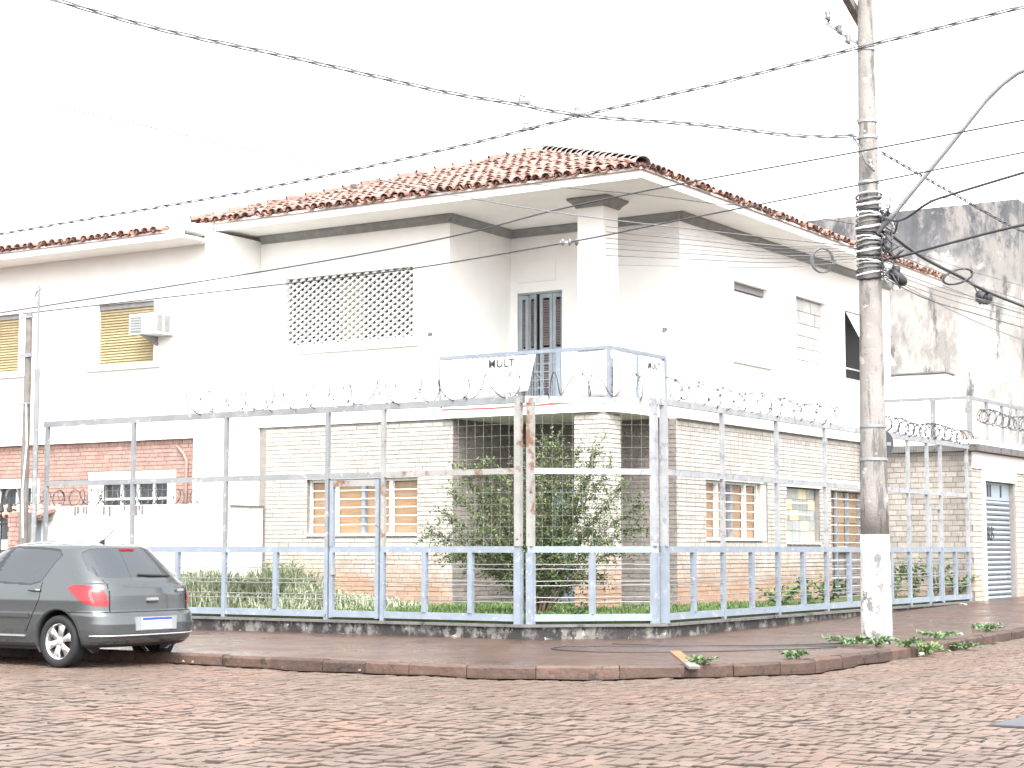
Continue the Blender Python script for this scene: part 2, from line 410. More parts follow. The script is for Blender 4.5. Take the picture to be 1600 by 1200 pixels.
sv = 0
while sv < acc[-1] - 1:
    L = random.choice((.62, .75, .8, .92, .7)); mb = MB()
    strip(sv, sv + L - .012, 5, random.uniform(-.012, .012), .15, -.10, .125 + random.uniform(-.005, .008), mb)
    mb.build('kerb_stone', 'kerb', kerb); sv += L

# rain water standing in the gutter
mb = MB(); n_ = 90; s0, s1 = 13.4, 24.6
for i in range(n_ + 1):
    sv = s0 + (s1 - s0) * i / n_; p, d = at(sv); f = math.sin(math.pi * i / n_) ** .5
    w = f * (.30 + .10 * math.sin(sv * 2.1) + .07 * math.sin(sv * 5.3)); a, b = inner(p, d, .01), inner(p, d, -.02 - w)
    mb.v += [(a.x, a.y, rise(a.y) + .014), (b.x, b.y, rise(b.y) + .014)]
for i in range(n_): k = i * 2; mb.f.append((k, k + 1, k + 3, k + 2)); mb.t.append(0)
struct(mb.build('puddle', 'water'))
# pavement
out_ = []; inn = []
for i in range(14): x = -60 + i * 3.2; out_.append((x, -9.73)); inn.append((x, -4.66))
for i in range(36): x = -14 + i * .48; out_.append((x, -9.73)); inn.append((min(x, 1.29), -4.66))
for i in range(14):
    a = i / 13 * math.pi / 2; out_.append((3.2 + 3.33 * math.sin(a), -6.4 - 3.33 * math.cos(a))); t = i / 13; inn.append((1.29 + 1.5 * t, -4.66 + 1.41 * t))
for i in range(1, 40): y = -6.4 + i * 1.2; out_.append((6.53, y)); inn.append((2.80, max(y, -3.25)))
def pv(i, j):
    t = j / 9; x = out_[i][0] * (1 - t) + inn[i][0] * t; y = out_[i][1] * (1 - t) + inn[i][1] * t
    return (x, y, rise(y) + .118 + .012 * t + (.006 * math.sin(x * 3.1 + y * 2.3) if 0 < j < 9 else 0))
struct(sheet('pavement', 'pave', pv, len(out_), 10))

# yard
mb = MB().prism([(-8.6, -4.56), (1.25, -4.56), (2.70, -3.2), (2.70, 10.74), (-8.6, 10.74)], 'z', .05, .40)
yard = struct(mb.build('lawn', 'lawn'))
struct(bx('neighbour_yard', 'soil', None, -34, -8.62, -4.5, 8, .05, .30))
def in_yard(x, y):
    if not (-7.3 < x < 2.66 and -4.5 < y < 10.6): return False
    if x > 1.25 and (x - 1.25) * 1.36 - (y + 4.52) * 1.45 > 0: return False
    if x < .33 and y > 2.0: return False
    if x < -3.1 and y > .02: return False
    if x < 0 and y > 0 and x > -.65: return False
    return True
def blades(n, h0, h1, wd, lean, region, m, name, seed, weight=None):
    r = random.Random(seed); mb = MB(); c = 0
    while c < n:
        x, y = r.uniform(*region[0]), r.uniform(*region[1])
        if not in_yard(x, y): continue
        if weight and r.random() > weight(x, y): continue
        h = r.uniform(h0, h1) * (weight(x, y) if weight else 1); a = r.uniform(0, 6.28); l = r.uniform(.1, lean) * h; w = wd * r.uniform(.6, 1.3)
        dx, dy = math.cos(a), math.sin(a); px, py = -dy * w, dx * w; z = .39
        mb.cur = r.uniform(-.5, .5)
        mx, my = x + dx * l * .35, y + dy * l * .35; tx, ty = x + dx * l, y + dy * l
        k = len(mb.v)
        mb.v += [(x - px, y - py, z), (x + px, y + py, z), (mx + px * .8, my + py * .8, z + h * .6), (mx - px * .8, my - py * .8, z + h * .6), (tx, ty, z + h * (1 - .25 * lean))]
        mb.f += [(k, k + 1, k + 2, k + 3), (k + 3, k + 2, k + 4)]; mb.t += [mb.cur] * 2
        c += 1
    return stuff(tag(mb.build(name, m, fix=False), {'grass': 'short green lawn grass behind the blue fence', 'tall_grass': 'tall pale weeds filling the left yard behind the fence'}[name], 'grass'))
blades(26000, .05, .13, .006, .8, ((-7.3, 2.66), (-4.5, 4)), 'grass', 'grass', 11)
def wl_(x, y):
    e = max(0., min(1., (-2.3 - x) / 2.2)) * max(.25, min(1, 1 - abs(y + 2.6) / 2.6))
    return e * (.65 + .35 * math.sin(x * 2.3 + y) * math.cos(y * 1.7))
blades(9500, .55, 1.75, .010, 1.3, ((-7.3, -2.2), (-4.4, -.1)), 'weed', 'tall_grass', 12, wl_)
blade_right = None

# ------------------------------------------------------------------ fence
A_, B_ = Vector((1.29, -4.65, 0)), Vector((2.79, -3.25, 0))
def off(d, x0=-8.62, y1=10.72): return [(x0, -4.65 - d), (1.29 + .394 * d, -4.65 - d), (2.79 + d, -3.25 - .435 * d), (2.79 + d, y1)]
pl = thing('plinth_wall', (-2, -4.65, .1), 'low black-stained plinth wall under the blue fence', 'low wall')
def ring(mb, d0, d1, z0, z1):
    o, i = off(d0), off(d1)
    for k in range(3):
        a, b, c, e = o[k], o[k + 1], i[k + 1], i[k]
        mb.add([(*a, z0), (*b, z0), (*c, z0), (*e, z0), (*a, z1), (*b, z1), (*c, z1), (*e, z1)],
               [(0, 3, 2, 1), (4, 5, 6, 7), (0, 1, 5, 4), (2, 3, 7, 6)] + ([(3, 0, 4, 7)] if k == 0 else []) + ([(1, 2, 6, 5)] if k == 2 else []))
    return mb
ring(MB(), .075, -.10, -.05, .300).build('wall', 'plinth', pl)
ring(MB(), .115, -.12, .301, .338).build('coping', 'cap', pl)
Z_TOP, Z_MID, Z_WAIST, Z_BOT = 3.56, 2.53, 1.405, .43
def fence_run(label, P0, P1, tall, short, gaps=(), big=(), mesh_gap=(), matmap=None):
    P0, P1 = Vector(P0), Vector(P1); d = (P1 - P0).normalized(); L = (P1 - P0).length
    t = thing('fence', P0, label, 'fence'); P = lambda s, z: P0 + d * s + Vector((0, 0, z))
    mm = matmap or {}; up = mm.get('upper', 'grey_steel')
    for s in tall:
        w = .095 if s in big else .062
        MB().bar(P(s, .34), P(s, Z_WAIST - .045), w * 1.1).build('post', 'blue', t)
        MB().bar(P(s, Z_WAIST + .045), P(s, Z_TOP + .02), w).build('post', mm.get(s, up), t)
    for s in short: MB().bar(P(s, Z_BOT + .05), P(s, Z_WAIST - .045), .075).build('baluster', 'blue', t)
    def spans(zs):
        e = [0]
        for a, b in zs: e += [a, b]
        e.append(L); return [(e[i], e[i + 1]) for i in range(0, len(e), 2)]
    MB().bar(P(-.04, Z_TOP), P(L + .04, Z_TOP), .06, .10).build('top_rail', up, t)
    ts = sorted(tall)
    for i in range(len(ts) - 1):
        a, b = ts[i] + .032, ts[i + 1] - .032
        MB().bar(P(a, Z_MID), P(b, Z_MID), .05, .085).build('middle_rail', 'rust' if ('rust%d' % i) in mm else up, t)
    for a, b in spans(gaps):
        MB().bar(P(a, Z_WAIST), P(b, Z_WAIST), .06, .092).build('waist_rail', 'blue', t)
        MB().bar(P(a, Z_BOT), P(b, Z_BOT), .05, .10).build('bottom_rail', 'blue', t)
        for z in (1.19, 1.12, .95, .89, .72, .65):
            MB().tube([P(a + (b - a) * q / 8, z + random.uniform(-.006, .006)) for q in range(9)], .0065, 5).build('horizontal_bar', 'wire', t)
    for i in range(len(ts) - 1):
        a, b = ts[i] + .03, ts[i + 1] - .03; mb = MB(); off_ = d.cross(Vector((0, 0, 1))) * -.02
        n = max(1, round((b - a) / .15)); lowz = Z_WAIST + .04 if i not in mesh_gap else Z_MID
        wob = lambda: off_ + d * random.uniform(-.006, .006)
        for q in range(1, n): 
            s = a + (b - a) * q / n
            mb.tube([P(s, lowz) + wob(), P(s, (lowz + Z_TOP) / 2) + wob(), P(s, Z_TOP - .04) + wob()], .0024, 3, False)
        z = lowz + .12
        while z < Z_TOP - .06:
            mb.tube([P(a, z) + off_, P((a + b) / 2, z - .006) + off_ * 1.3, P(b, z) + off_], .0024, 3, False); z += .165
        mb.build('wire_mesh', 'wire', t, fix=False)
    return t
LX = -8.45
lt = lambda x: x - LX
fence_run('long left run of blue fence with rusty upper frame', (LX, -4.65, 0), (1.25, -4.65, 0),
    [lt(x) for x in (-8.42, -6.38, -4.34, -2.27, -1.20, 1.21)], [lt(x) for x in (-7.40, -5.35, -3.28, -.43, .39)],
    gaps=((lt(-2.24), lt(-1.23)),), big=(lt(1.21),), mesh_gap=(3,), matmap={lt(-1.20): 'rust', lt(1.21): 'rust', 'rust4': 1})
dv = (B_ - A_).normalized()
fence_run('short angled corner panel of the blue fence before the shrub', A_ + dv * .06, B_ - dv * .06, [.05, 1.88], [.95], big=(.05, 1.88), matmap={.05: 'rust', 'upper': 'pale_steel'})
ry = lambda y: y + 3.22
fence_run('long right run of blue fence beside the utility pole', (2.79, -3.22, 0), (2.79, 10.55, 0),
    [ry(y) for y in (-3.17, -1.23, .81, 2.85, 4.9, 6.95, 8.02, 8.80, 10.45)], [ry(y) for y in (-2.25, -.2, 1.84, 3.88, 5.95, 9.6)],
    gaps=((ry(8.05), ry(8.77)),), big=(ry(-3.17),), mesh_gap=(6,), matmap={'upper': 'pale_steel'})
# gates
def gate(label, P0, P1, z1, m):
    P0, P1 = Vector(P0), Vector(P1); d = (P1 - P0).normalized(); L = (P1 - P0).length
    t = thing('gate', P0, label, 'gate'); P = lambda s, z: P0 + d * s + Vector((0, 0, z))
    for s, nm in ((.03, 'hinge_stile'), (L - .03, 'latch_stile')):
        MB().bar(P(s, .37), P(s, 1.36), .065).build(nm, 'blue', t); MB().bar(P(s, 1.45), P(s, z1), .065).build(nm, m, t)
    MB().bar(P(.063, z1 - .05), P(L - .063, z1 - .05), .055, .095).build('top_rail', 'rust', t)
    MB().bar(P(0, 1.405), P(L, 1.405), .05, .088).build('waist_rail', 'blue', t)
    MB().bar(P(.063, .43), P(L - .063, .43), .05, .10).build('bottom_rail', 'blue', t)
    for z in (1.19, 1.12, .95, .89, .72, .65):
        MB().tube([P(.06, z), P(L - .06, z)], .0065, 5).build('horizontal_bar', 'wire', t)
    MB().box(*(lambda c: (c.x - .035, c.x + .035, c.y - .05, c.y + .02, 1.02, 1.13))(P(.06, 0))).build('lock_box', 'rust', t)
gate('narrow blue gate with rusty top in the left fence run', (-2.20, -4.65, 0), (-1.27, -4.65, 0), 2.46, 'blue')
gate('narrow pale gate near the garage end of the fence', (2.79, 8.08, 0), (2.79, 8.74, 0), 2.30, 'pale_steel')

# concertina wire
def coil(label, p0, p1, rad, pitch, seed, r=.006):
    rr = random.Random(seed); p0, p1 = Vector(p0), Vector(p1); d = (p1 - p0).normalized(); L = (p1 - p0).length
    u = Vector((0, 0, 1)); w = d.cross(u); n = int(L / pitch * 18); pts = []
    for i in range(n + 1):
        s = L * i / n; a = 2 * math.pi * s / pitch
        q = rad * (1 + .10 * math.sin(s * 3.1 + seed) + .05 * math.sin(a * .5))
        pts.append(p0 + d * (s + .09 * math.sin(a * .5 + s) + .05 * math.sin(s * 5.3)) + u * (q * math.cos(a) + .02 * math.sin(s * 2.2)) + w * q * math.sin(a))
    t = thing('razor_wire', p0, label, 'razor wire', 'razor wire coils')
    MB().tube(pts, r * 1.35, 4).build('coil', 'razor', t, fix=False)
    mb = MB()
    for i in range(2, len(pts) - 2, 5):
        p = pts[i]; tv = (pts[i + 1] - pts[i - 1]).normalized(); s = (p - p0 - d * (p - p0).dot(d)).normalized()
        for e in (1, -1): mb.add([p - tv * .008, p + tv * .008, p + s * e * .022 + tv * .016, p + s * e * .022 - tv * .016], [(0, 1, 2, 3)])
    stuff(mb.build('barbs', 'razor', t, fix=False))
zt = Z_TOP + .05
coil('razor wire coil along the left fence run', (-5.2, -4.65, zt + .16), (1.2, -4.65, zt + .16), .175, .42, 1)
coil('razor wire coil on the angled corner fence panel', (1.35, -4.6, zt + .16), (2.72, -3.32, zt + .16), .175, .36, 2)
coil('loose razor wire coil on the right fence run', (2.79, -3.1, zt + .15), (2.79, 3.4, zt + .13), .165, .46, 3)
coil('dense razor wire coil at the garage end of the fence', (2.79, 5.2, zt + .14), (2.79, 10.5, zt + .14), .15, .20, 4)

# ------------------------------------------------------------------ corner house
H = thing('corner_house', (-3.5, 6, .4), 'two-storey white corner house with tiled hip roof and corner balcony', 'house')
# ground floor walls
W1h = (-6.47, -3.92, 1.65, 2.71); G1 = (3.20, 5.89, 1.57, 2.68); G2 = (6.80, 8.49, 1.51, 2.66); G3 = (9.07, 10.80, .42, 2.64)
gw = wall('ground_wall', 'mortar', H, 'y', .05, .27, -7.649, -3.15, .3, 3.74, [W1h])
wall('porch_side_wall', 'mortar', H, 'x', -3.15, -3.37, .27, 2.05, .3, 3.74)
PD = (-2.35, -1.45, .42, 2.55)
pw = wall('porch_wall', 'mortar', H, 'y', 2.05, 2.27, -3.15, .30, .3, 3.74, [PD])
rw = wall('side_wall', 'mortar', H, 'x', .30, .08, 2.27, 12.5, .3, 3.74, [G1, G2, G3])
MB().box(.08, .30, 2.051, 2.269, .3, 3.739)  # corner is closed by the porch wall
col = bx('ground_column', 'mortar', H, -.585, -.012, .012, .555, .3, 3.74)
bl = []
front = brick_list('y', .05, -1, -7.48, -3.15, .42, 3.73, [W1h])
colf = brick_list('y', .012, -1, -.6, 0, .42, 3.73); colr = brick_list('x', -.012, 1, .012, .56, .42, 3.73)
right = brick_list('x', .30, 1, 2.05, 12.5, .42, 3.73, [G1, G2, G3])
unit = MB().box(-.5, .5, -.5, .5, -.5, .5).mesh('brick', 'brick')
def single(b, parent, me=unit, name='brick'):
    o = put(name, me, parent, ((b[0] + b[1]) / 2, (b[2] + b[3]) / 2, (b[4] + b[5]) / 2)); o.scale = (b[1] - b[0], b[3] - b[2], b[5] - b[4]); return o
def joined(bs, name, m, parent):
    mb = MB()
    for b in bs: mb.cur = random.uniform(-.5, .5); mb.box(*b)
    return stuff(mb.build(name, m, parent, fix=False))
pick = colf + colr + sorted(front, key=lambda b: -b[0])[:max(0, 300 - len(colf) - len(colr))]
ps = set(pick)
for b in pick: single(b, gw if b[0] < -1 else col)
joined([b for b in front if b not in ps], 'brickwork', 'brick', gw)
joined(right, 'brickwork', 'brick', rw)
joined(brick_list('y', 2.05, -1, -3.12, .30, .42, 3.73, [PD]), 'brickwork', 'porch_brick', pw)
psw = [o for o in H.children if o.name.startswith('porch_side_wall')][0]
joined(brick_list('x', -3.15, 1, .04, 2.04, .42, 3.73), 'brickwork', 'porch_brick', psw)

# barred windows with boards behind
def barred(parent, axis, face, depth, a0, a1, z0, z1, lights, boards=6, fm='white', mull='blue', bm='wood', nbar=5):
    """axis 'y': a is x and the face looks to -y; axis 'x': a is y and the face looks to +x"""
    sg = 1 if axis == 'y' else -1
    def bxx(name, m, par, p, q, d0, d1, r, t):
        d0, d1 = sorted((face + sg * d0, face + sg * d1))
        return bx(name, m, par, *((p, q, d0, d1, r, t) if axis == 'y' else (d0, d1, p, q, r, t)))
    w = thing_part('window', parent)
    fr = bxx('sill', fm, w, a0 + .002, a1 - .002, -.035, depth, z0 + .002, z0 + .055)
    bxx('frame', fm, w, a0 + .002, a1 - .002, depth - .05, depth, z1 - .05, z1 - .002)
    bxx('frame', fm, w, a0 + .002, a0 + .05, depth - .05, depth, z0 + .056, z1 - .051); bxx('frame', fm, w, a1 - .05, a1 - .002, depth - .05, depth, z0 + .056, z1 - .051)
    n = lights; cw = (a1 - a0) / n
    for i in range(1, n): bxx('mullion', mull if i % 2 == 0 else fm, w, a0 + cw * i - .04, a0 + cw * i + .04, depth - .07, depth, z0 + .056, z1 - .051)
    bh = (z1 - z0 - .11) / boards
    for i in range(boards):
        bxx('board', bm, w, a0 + .051, a1 - .051, depth + .012 + random.uniform(0, .008), depth + .035, z0 + .058 + bh * i, z0 + .058 + bh * (i + 1) - .006)
    bh = (z1 - z0 - .11) / (nbar + 1)
    for i in range(1, nbar + 1):
        z = z0 + .058 + bh * i; bxx('bar', 'white', w, a0 + .03, a1 - .03, depth - .085, depth - .071, z - .009, z + .009)
    bxx('backing', 'dark', w, a0, a1, depth + .05, depth + .06, z0, z1)
    return w
def thing_part(name, parent):
    o = MB(); me = bpy.data.meshes.new(name); ob = put(name, me, parent); return ob
# a part that only groups its pieces carries a lintel mesh of its own
def barred_part(name, lintel_box, lm, parent): return bx(name, lm, parent, *lintel_box)
_tp = thing_part
def make_barred(parent, axis, face, depth, a0, a1, z0, z1, lights, **k):
    global thing_part
    lb = (a0 - .04, a1 + .04, face - .03, face + .02, z1 + .003, z1 + .055) if axis == 'y' else (face - .02, face + .03, a0 - .04, a1 + .04, z1 + .003, z1 + .055)
    thing_part = lambda name, par: bx(name, 'white', par, *lb)
    r = barred(parent, axis, face, depth, a0, a1, z0, z1, lights, **k); thing_part = _tp; return r
make_barred(H, 'y', .05, .13, *W1h, 4)
make_barred(H, 'x', .30, .13, 3.20, 5.62, 1.57, 2.68, 4)
bx('window_jamb', 'brick', H, .10, .285, 5.62, 5.89, 1.57, 2.68)
# frosted block window
fw = bx('window', 'white', H, .28, .33, 6.74, 8.55, 2.665, 2.74)
for r_ in range(5):
    for c_ in range(4):
        a = 6.82 + c_ * .41 + (.1 if r_ % 2 else 0); b = min(a + .40, 8.47)
        if b - a > .05: bx('glass_block', 'frost' if (r_ + c_) % 3 else 'curtain', fw, .15, .19 + random.uniform(0, .012), a, b, 1.57 + r_ * .215, 1.57 + r_ * .215 + .205)
bx('sill', 'white', fw, .12, .34, 6.802, 8.488, 1.512, 1.56); bx('backing', 'dark', fw, .10, .11, 6.8, 8.49, 1.51, 2.66)
for z in (2.35, 2.12): bx('bar', 'white', fw, .235, .25, 6.8, 8.2, z - .012, z + .012)
# entrance door group on the side wall
de = bx('entrance', 'blue', H, .22, .27, 9.45, 9.53, .42, 2.63)
for i in range(11):
    z = .62 + i * .185; bx('bar', 'white', de, .275, .288, 9.08, 9.45, z, z + .016); bx('bar', 'white', de, .275, .288, 9.53, 10.79, z, z + .016)
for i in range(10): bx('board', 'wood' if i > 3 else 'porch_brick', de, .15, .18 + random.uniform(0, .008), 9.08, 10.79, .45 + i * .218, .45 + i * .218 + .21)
bx('mullion', 'blue', de, .20, .26, 10.10, 10.18, .42, 2.63); bx('rail', 'white', de, .20, .255, 9.531, 10.099, 1.35, 1.47); bx('backing', 'dark', de, .10, .12, 9.07, 10.8, .42, 2.64)
bx('lintel', 'white', de, .28, .34, 6.2, 11.2, 2.80, 2.85)
# porch door
pd = bx('porch_door', 'blue', H, -2.33, -1.47, 2.12, 2.16, .42, 2.53)
for i in range(3): bx('panel', 'shutter', pd, -2.22, -1.58, 2.105, 2.119, .6 + i * .63, 1.1 + i * .63)
# porch lantern
lan = thing('porch_lantern', (-1.0, .9, 3.74), 'black lantern hanging from the porch ceiling above the shrub', 'lantern')
MB().tube([(-1.0, .9, 3.739), (-1.0, .9, 3.56)], .012, 6).build('stem', 'black', lan)
MB().tube([(-1.0, .9, 3.56), (-1.0, .9, 3.54), (-1.0, .9, 3.50), (-1.0, .9, 3.26), (-1.0, .9, 3.22)], [.03, .09, .10, .075, .03], 8).build('glass_body', 'black', lan)

# balcony slab and upper floor walls
poly = [(-3.30, -.07)] + [(-.32 + .5 * math.sin(a), .43 - .5 * math.cos(a)) for a in [i * math.pi / 16 for i in range(9)]] + [(.18, 2.3), (-3.30, 2.3)]
sl = MB().prism(poly, 'z', 3.742, 3.945).build('balcony_slab', 'plaster', H)
MB().tube([(-3.3, -.085, 3.90), (-2.2, -.083, 3.885), (-1.0, -.085, 3.905), (-.3, -.085, 3.92)], .010, 5).build('red_strip', 'red_line', sl)
LAT = (-7.02, -4.01, 5.28, 6.57); BD = (-3.05, -2.06, 3.945, 6.24)
U1 = (4.30, 5.85, 5.05, 6.50); U2 = (7.20, 8.75, 5.03, 6.56); U3 = (9.80, 11.30, 5.08, 6.55)
uw = wall('upper_wall', 'plaster', H, 'y', 0, .22, -7.649, -3.2, 3.741, 7.45, [LAT])
wall('balcony_side_wall', 'plaster', H, 'x', -3.2, -3.42, .22, 2.05, 3.946, 7.45)
ub = wall('balcony_wall', 'plaster', H, 'y', 2.05, 2.27, -3.42, .18, 3.946, 7.45, [BD])
ur = wall('upper_side_wall', 'plaster', H, 'x', .40, .18, 2.05, 12.5, 3.741, 7.45, [U1, U2, U3])
bx('rear_wall', 'plaster', H, -7.6, .08, 12.28, 12.5, .3, 7.45); bx('party_wall', 'plaster', H, -7.6, -7.4, .28, 12.27, .3, 7.45)
bx('floor_slab', 'plaster', H, -7.39, .07, .28, 12.27, 3.76, 3.93)
bx('upper_column', 'plaster', H, -.52, 0, 0, .50, 3.946, 7.30)
cp = MB(); lo_, hi_ = (-.52, 0, 0, .5), (-.66, .14, -.14, .64)
def ringq(r, z): return [(r[0], r[2], z), (r[1], r[2], z), (r[1], r[3], z), (r[0], r[3], z)]
vs = ringq((-.545, .025, -.025, .525), 7.28) + ringq((-.575, .055, -.055, .555), 7.335) + ringq(hi_, 7.41) + ringq(hi_, 7.449)
cp.add(vs, [(0, 3, 2, 1), (12, 13, 14, 15)] + [(k * 4 + i, k * 4 + (i + 1) % 4, k * 4 + 4 + (i + 1) % 4, k * 4 + 4 + i) for k in range(3) for i in range(4)])
cp.build('column_capital', 'cornice', H)
# cornice, soffit, fascia
prof = [(0, 7.30), (.035, 7.30), (.055, 7.35), (.11, 7.41), (.12, 7.449), (0, 7.449)]
MB().prism([(-d, z) for d, z in prof], 'x', -7.6, -3.08).build('cornice', 'cornice', H)
MB().prism([(-3.2 + d, z) for d, z in prof], 'y', -.12, 2.05).build('cornice', 'cornice', H)
MB().prism([(2.05 - d, z) for d, z in prof], 'x', -3.2, .52).build('cornice', 'cornice', H)
MB().prism([(.4 + d, z) for d, z in prof], 'y', 1.93, 12.5).build('cornice', 'cornice', H)
bx('soffit', 'soffit', H, -8.35, 1.27, -1.0, 13.5, 7.451, 7.50)
fa = bx('fascia', 'plaster', H, -8.35, 1.305, -1.035, -1.002, 7.44, 7.625); bx('fascia', 'plaster', H, 1.272, 1.306, -1.001, 13.5, 7.44, 7.625)
# lattice window
lw = bx('lattice_window', 'white', H, -7.10, -3.86, -.06, -.001, 5.10, 5.165)
def clip(p, q, b):
    x0, x1, z0, z1 = b; t0, t1 = 0., 1.; dx, dz = q[0] - p[0], q[1] - p[1]
    for d, lo, hi, o in ((dx, x0, x1, p[0]), (dz, z0, z1, p[1])):
        if abs(d) < 1e-9: continue
        a, c = (lo - o) / d, (hi - o) / d
        if a > c: a, c = c, a
        t0, t1 = max(t0, a), min(t1, c)
    return None if t0 >= t1 - .02 else ((p[0] + dx * t0, p[1] + dz * t0), (p[0] + dx * t1, p[1] + dz * t1))
bb = (LAT[0] + .005, LAT[1] - .005, LAT[2] + .005, LAT[3] - .005); sw, sh = .19, .125
for sgn in (1, -1):
    k = -14
    while k < 32:
        x = LAT[0] + k * sw; p, q = (x, LAT[2]), (x + sgn * 12 * sw, LAT[2] + 12 * sh)
        c_ = clip(p, q, bb); k += 1
        if not c_: continue
        (xa, za), (xb, zb) = c_; L_ = math.hypot(xb - xa, zb - za); nx, nz = -(zb - za) / L_ * .021, (xb - xa) / L_ * .021
        y0 = .04 if sgn > 0 else .071
        MB().prism([(xa - nx, za - nz), (xb - nx, zb - nz), (xb + nx, zb + nz), (xa + nx, za + nz)], 'y', y0, y0 + .03).build('lattice_slat', 'white', lw)
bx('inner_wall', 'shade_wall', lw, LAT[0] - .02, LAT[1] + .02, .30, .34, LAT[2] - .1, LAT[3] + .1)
bx('curtain', 'curtain', lw, -5.85, -5.30, .235, .25, LAT[2] + .05, LAT[3] - .12)
# balcony door: folding shutters
bd = bx('balcony_door', 'dark', H, BD[0], BD[1], 2.20, 2.22, 3.946, 6.24)
def leaf(a, b, y0, y1, m='shutter'):
    lf = MB(); dx, dy = b - a, y1 - y0; w = .06 / math.hypot(dx, dy)
    def seg(t0, t1, z0, z1, mb, th=.022):
        p, q = (a + dx * t0, y0 + dy * t0), (a + dx * t1, y0 + dy * t1)
        mb.add([(p[0], p[1] - th, z0), (q[0], q[1] - th, z0), (q[0], q[1] + th, z0), (p[0], p[1] + th, z0), (p[0], p[1] - th, z1), (q[0], q[1] - th, z1), (q[0], q[1] + th, z1), (p[0], p[1] + th, z1)],
               [(0, 3, 2, 1), (4, 5, 6, 7), (0, 1, 5, 4), (1, 2, 6, 5), (2, 3, 7, 6), (3, 0, 4, 7)])
    seg(0, w, 3.97, 6.2, lf); seg(1 - w, 1, 3.97, 6.2, lf)
    for z0, z1 in ((3.97, 4.07), (5.10, 5.18), (6.12, 6.2)): seg(w, 1 - w, z0, z1, lf)
    o = lf.build('shutter_leaf', m, bd)
    z = 4.075
    while z < 6.08:
        if not (5.05 < z < 5.19):
            s = MB(); p, q = (a + dx * w, y0 + dy * w), (a + dx * (1 - w), y0 + dy * (1 - w))
            s.add([(p[0], p[1] - .014, z), (q[0], q[1] - .014, z), (q[0], q[1] + .012, z + .04), (p[0], p[1] + .012, z + .04), (p[0], p[1] - .006, z - .004), (q[0], q[1] - .006, z - .004), (q[0], q[1] + .02, z + .036), (p[0], p[1] + .02, z + .036)],
                  [(0, 1, 2, 3), (7, 6, 5, 4), (0, 4, 5, 1), (2, 6, 7, 3), (0, 3, 7, 4), (1, 5, 6, 2)])
            s.build('louvre', 'shutter_slat', o)
        z += .048
leaf(-3.03, -2.86, 2.10, 2.17); leaf(-2.85, -2.64, 2.17, 2.08); leaf(-2.58, -2.31, 2.12, 2.13); leaf(-2.30, -2.08, 2.13, 2.16)
bx('door_casing', 'shutter', bd, BD[0], BD[0] + .02, 2.06, 2.19, 3.946, 6.24); bx('door_casing', 'shutter', bd, BD[0] + .021, BD[1], 2.08, 2.19, 6.205, 6.239)
# plain panel above the door
vp = bx('vent_panel', 'plaster', H, -2.98, -2.20, 2.035, 2.049, 6.44, 6.83)
bx('vent_frame', 'soffit', vp, -2.99, -2.19, 2.02, 2.034, 6.43, 6.455)
for x, y_, z in ((.11, 2.03, 5.35), (-3.6, -.02, 5.30)): MB().tube([(x, y_ + .018, z), (x, y_ - .05, z - .01), (x, y_ - .07, z - .05)], [.03, .035, .02], 8).build('wall_socket', 'cable_grey', H)
# upper side windows
w1 = bx('side_window', 'white', H, .40, .46, 4.20, 5.95, 4.93, 4.99)
bx('blind', 'white', w1, .22, .24, 4.301, 5.849, 5.052, 6.36)
for i in range(13): bx('slat', 'white', w1, .241, .254, 4.31, 5.84, 5.06 + i * .1, 5.06 + i * .1 + .09)
bx('blind_box', 'cornice', w1, .24, .30, 4.301, 5.849, 6.37, 6.499)
w2 = bx('blocked_window', 'mortar', H, .24, .26, 7.201, 8.749, 5.031, 6.559)
k = 0
for r_ in range(6):
    a = 7.205 - (.2 if r_ % 2 else 0)
    while a < 8.74:
        p, q = max(a, 7.205), min(a + .385, 8.745)
        if q - p > .05: bx('block', 'block', w2, .261, .285 + random.uniform(0, .012), p, q, 5.035 + r_ * .253, 5.035 + r_ * .253 + .240)
        a += .40
w3 = bx('awning_window', 'dark', H, .22, .24, 9.801, 11.299, 5.081, 6.549)
MB().prism([(.41, 6.50), (.44, 6.50), (1.0, 5.45), (.975, 5.43)], 'y', 9.84, 11.26).build('awning_panel', 'white', w3)
bx('frame_rail', 'white', w3, .38, .41, 9.802, 11.298, 5.28, 5.31); bx('blind_box', 'cornice', w3, .30, .395, 9.802, 11.298, 6.52, 6.548)
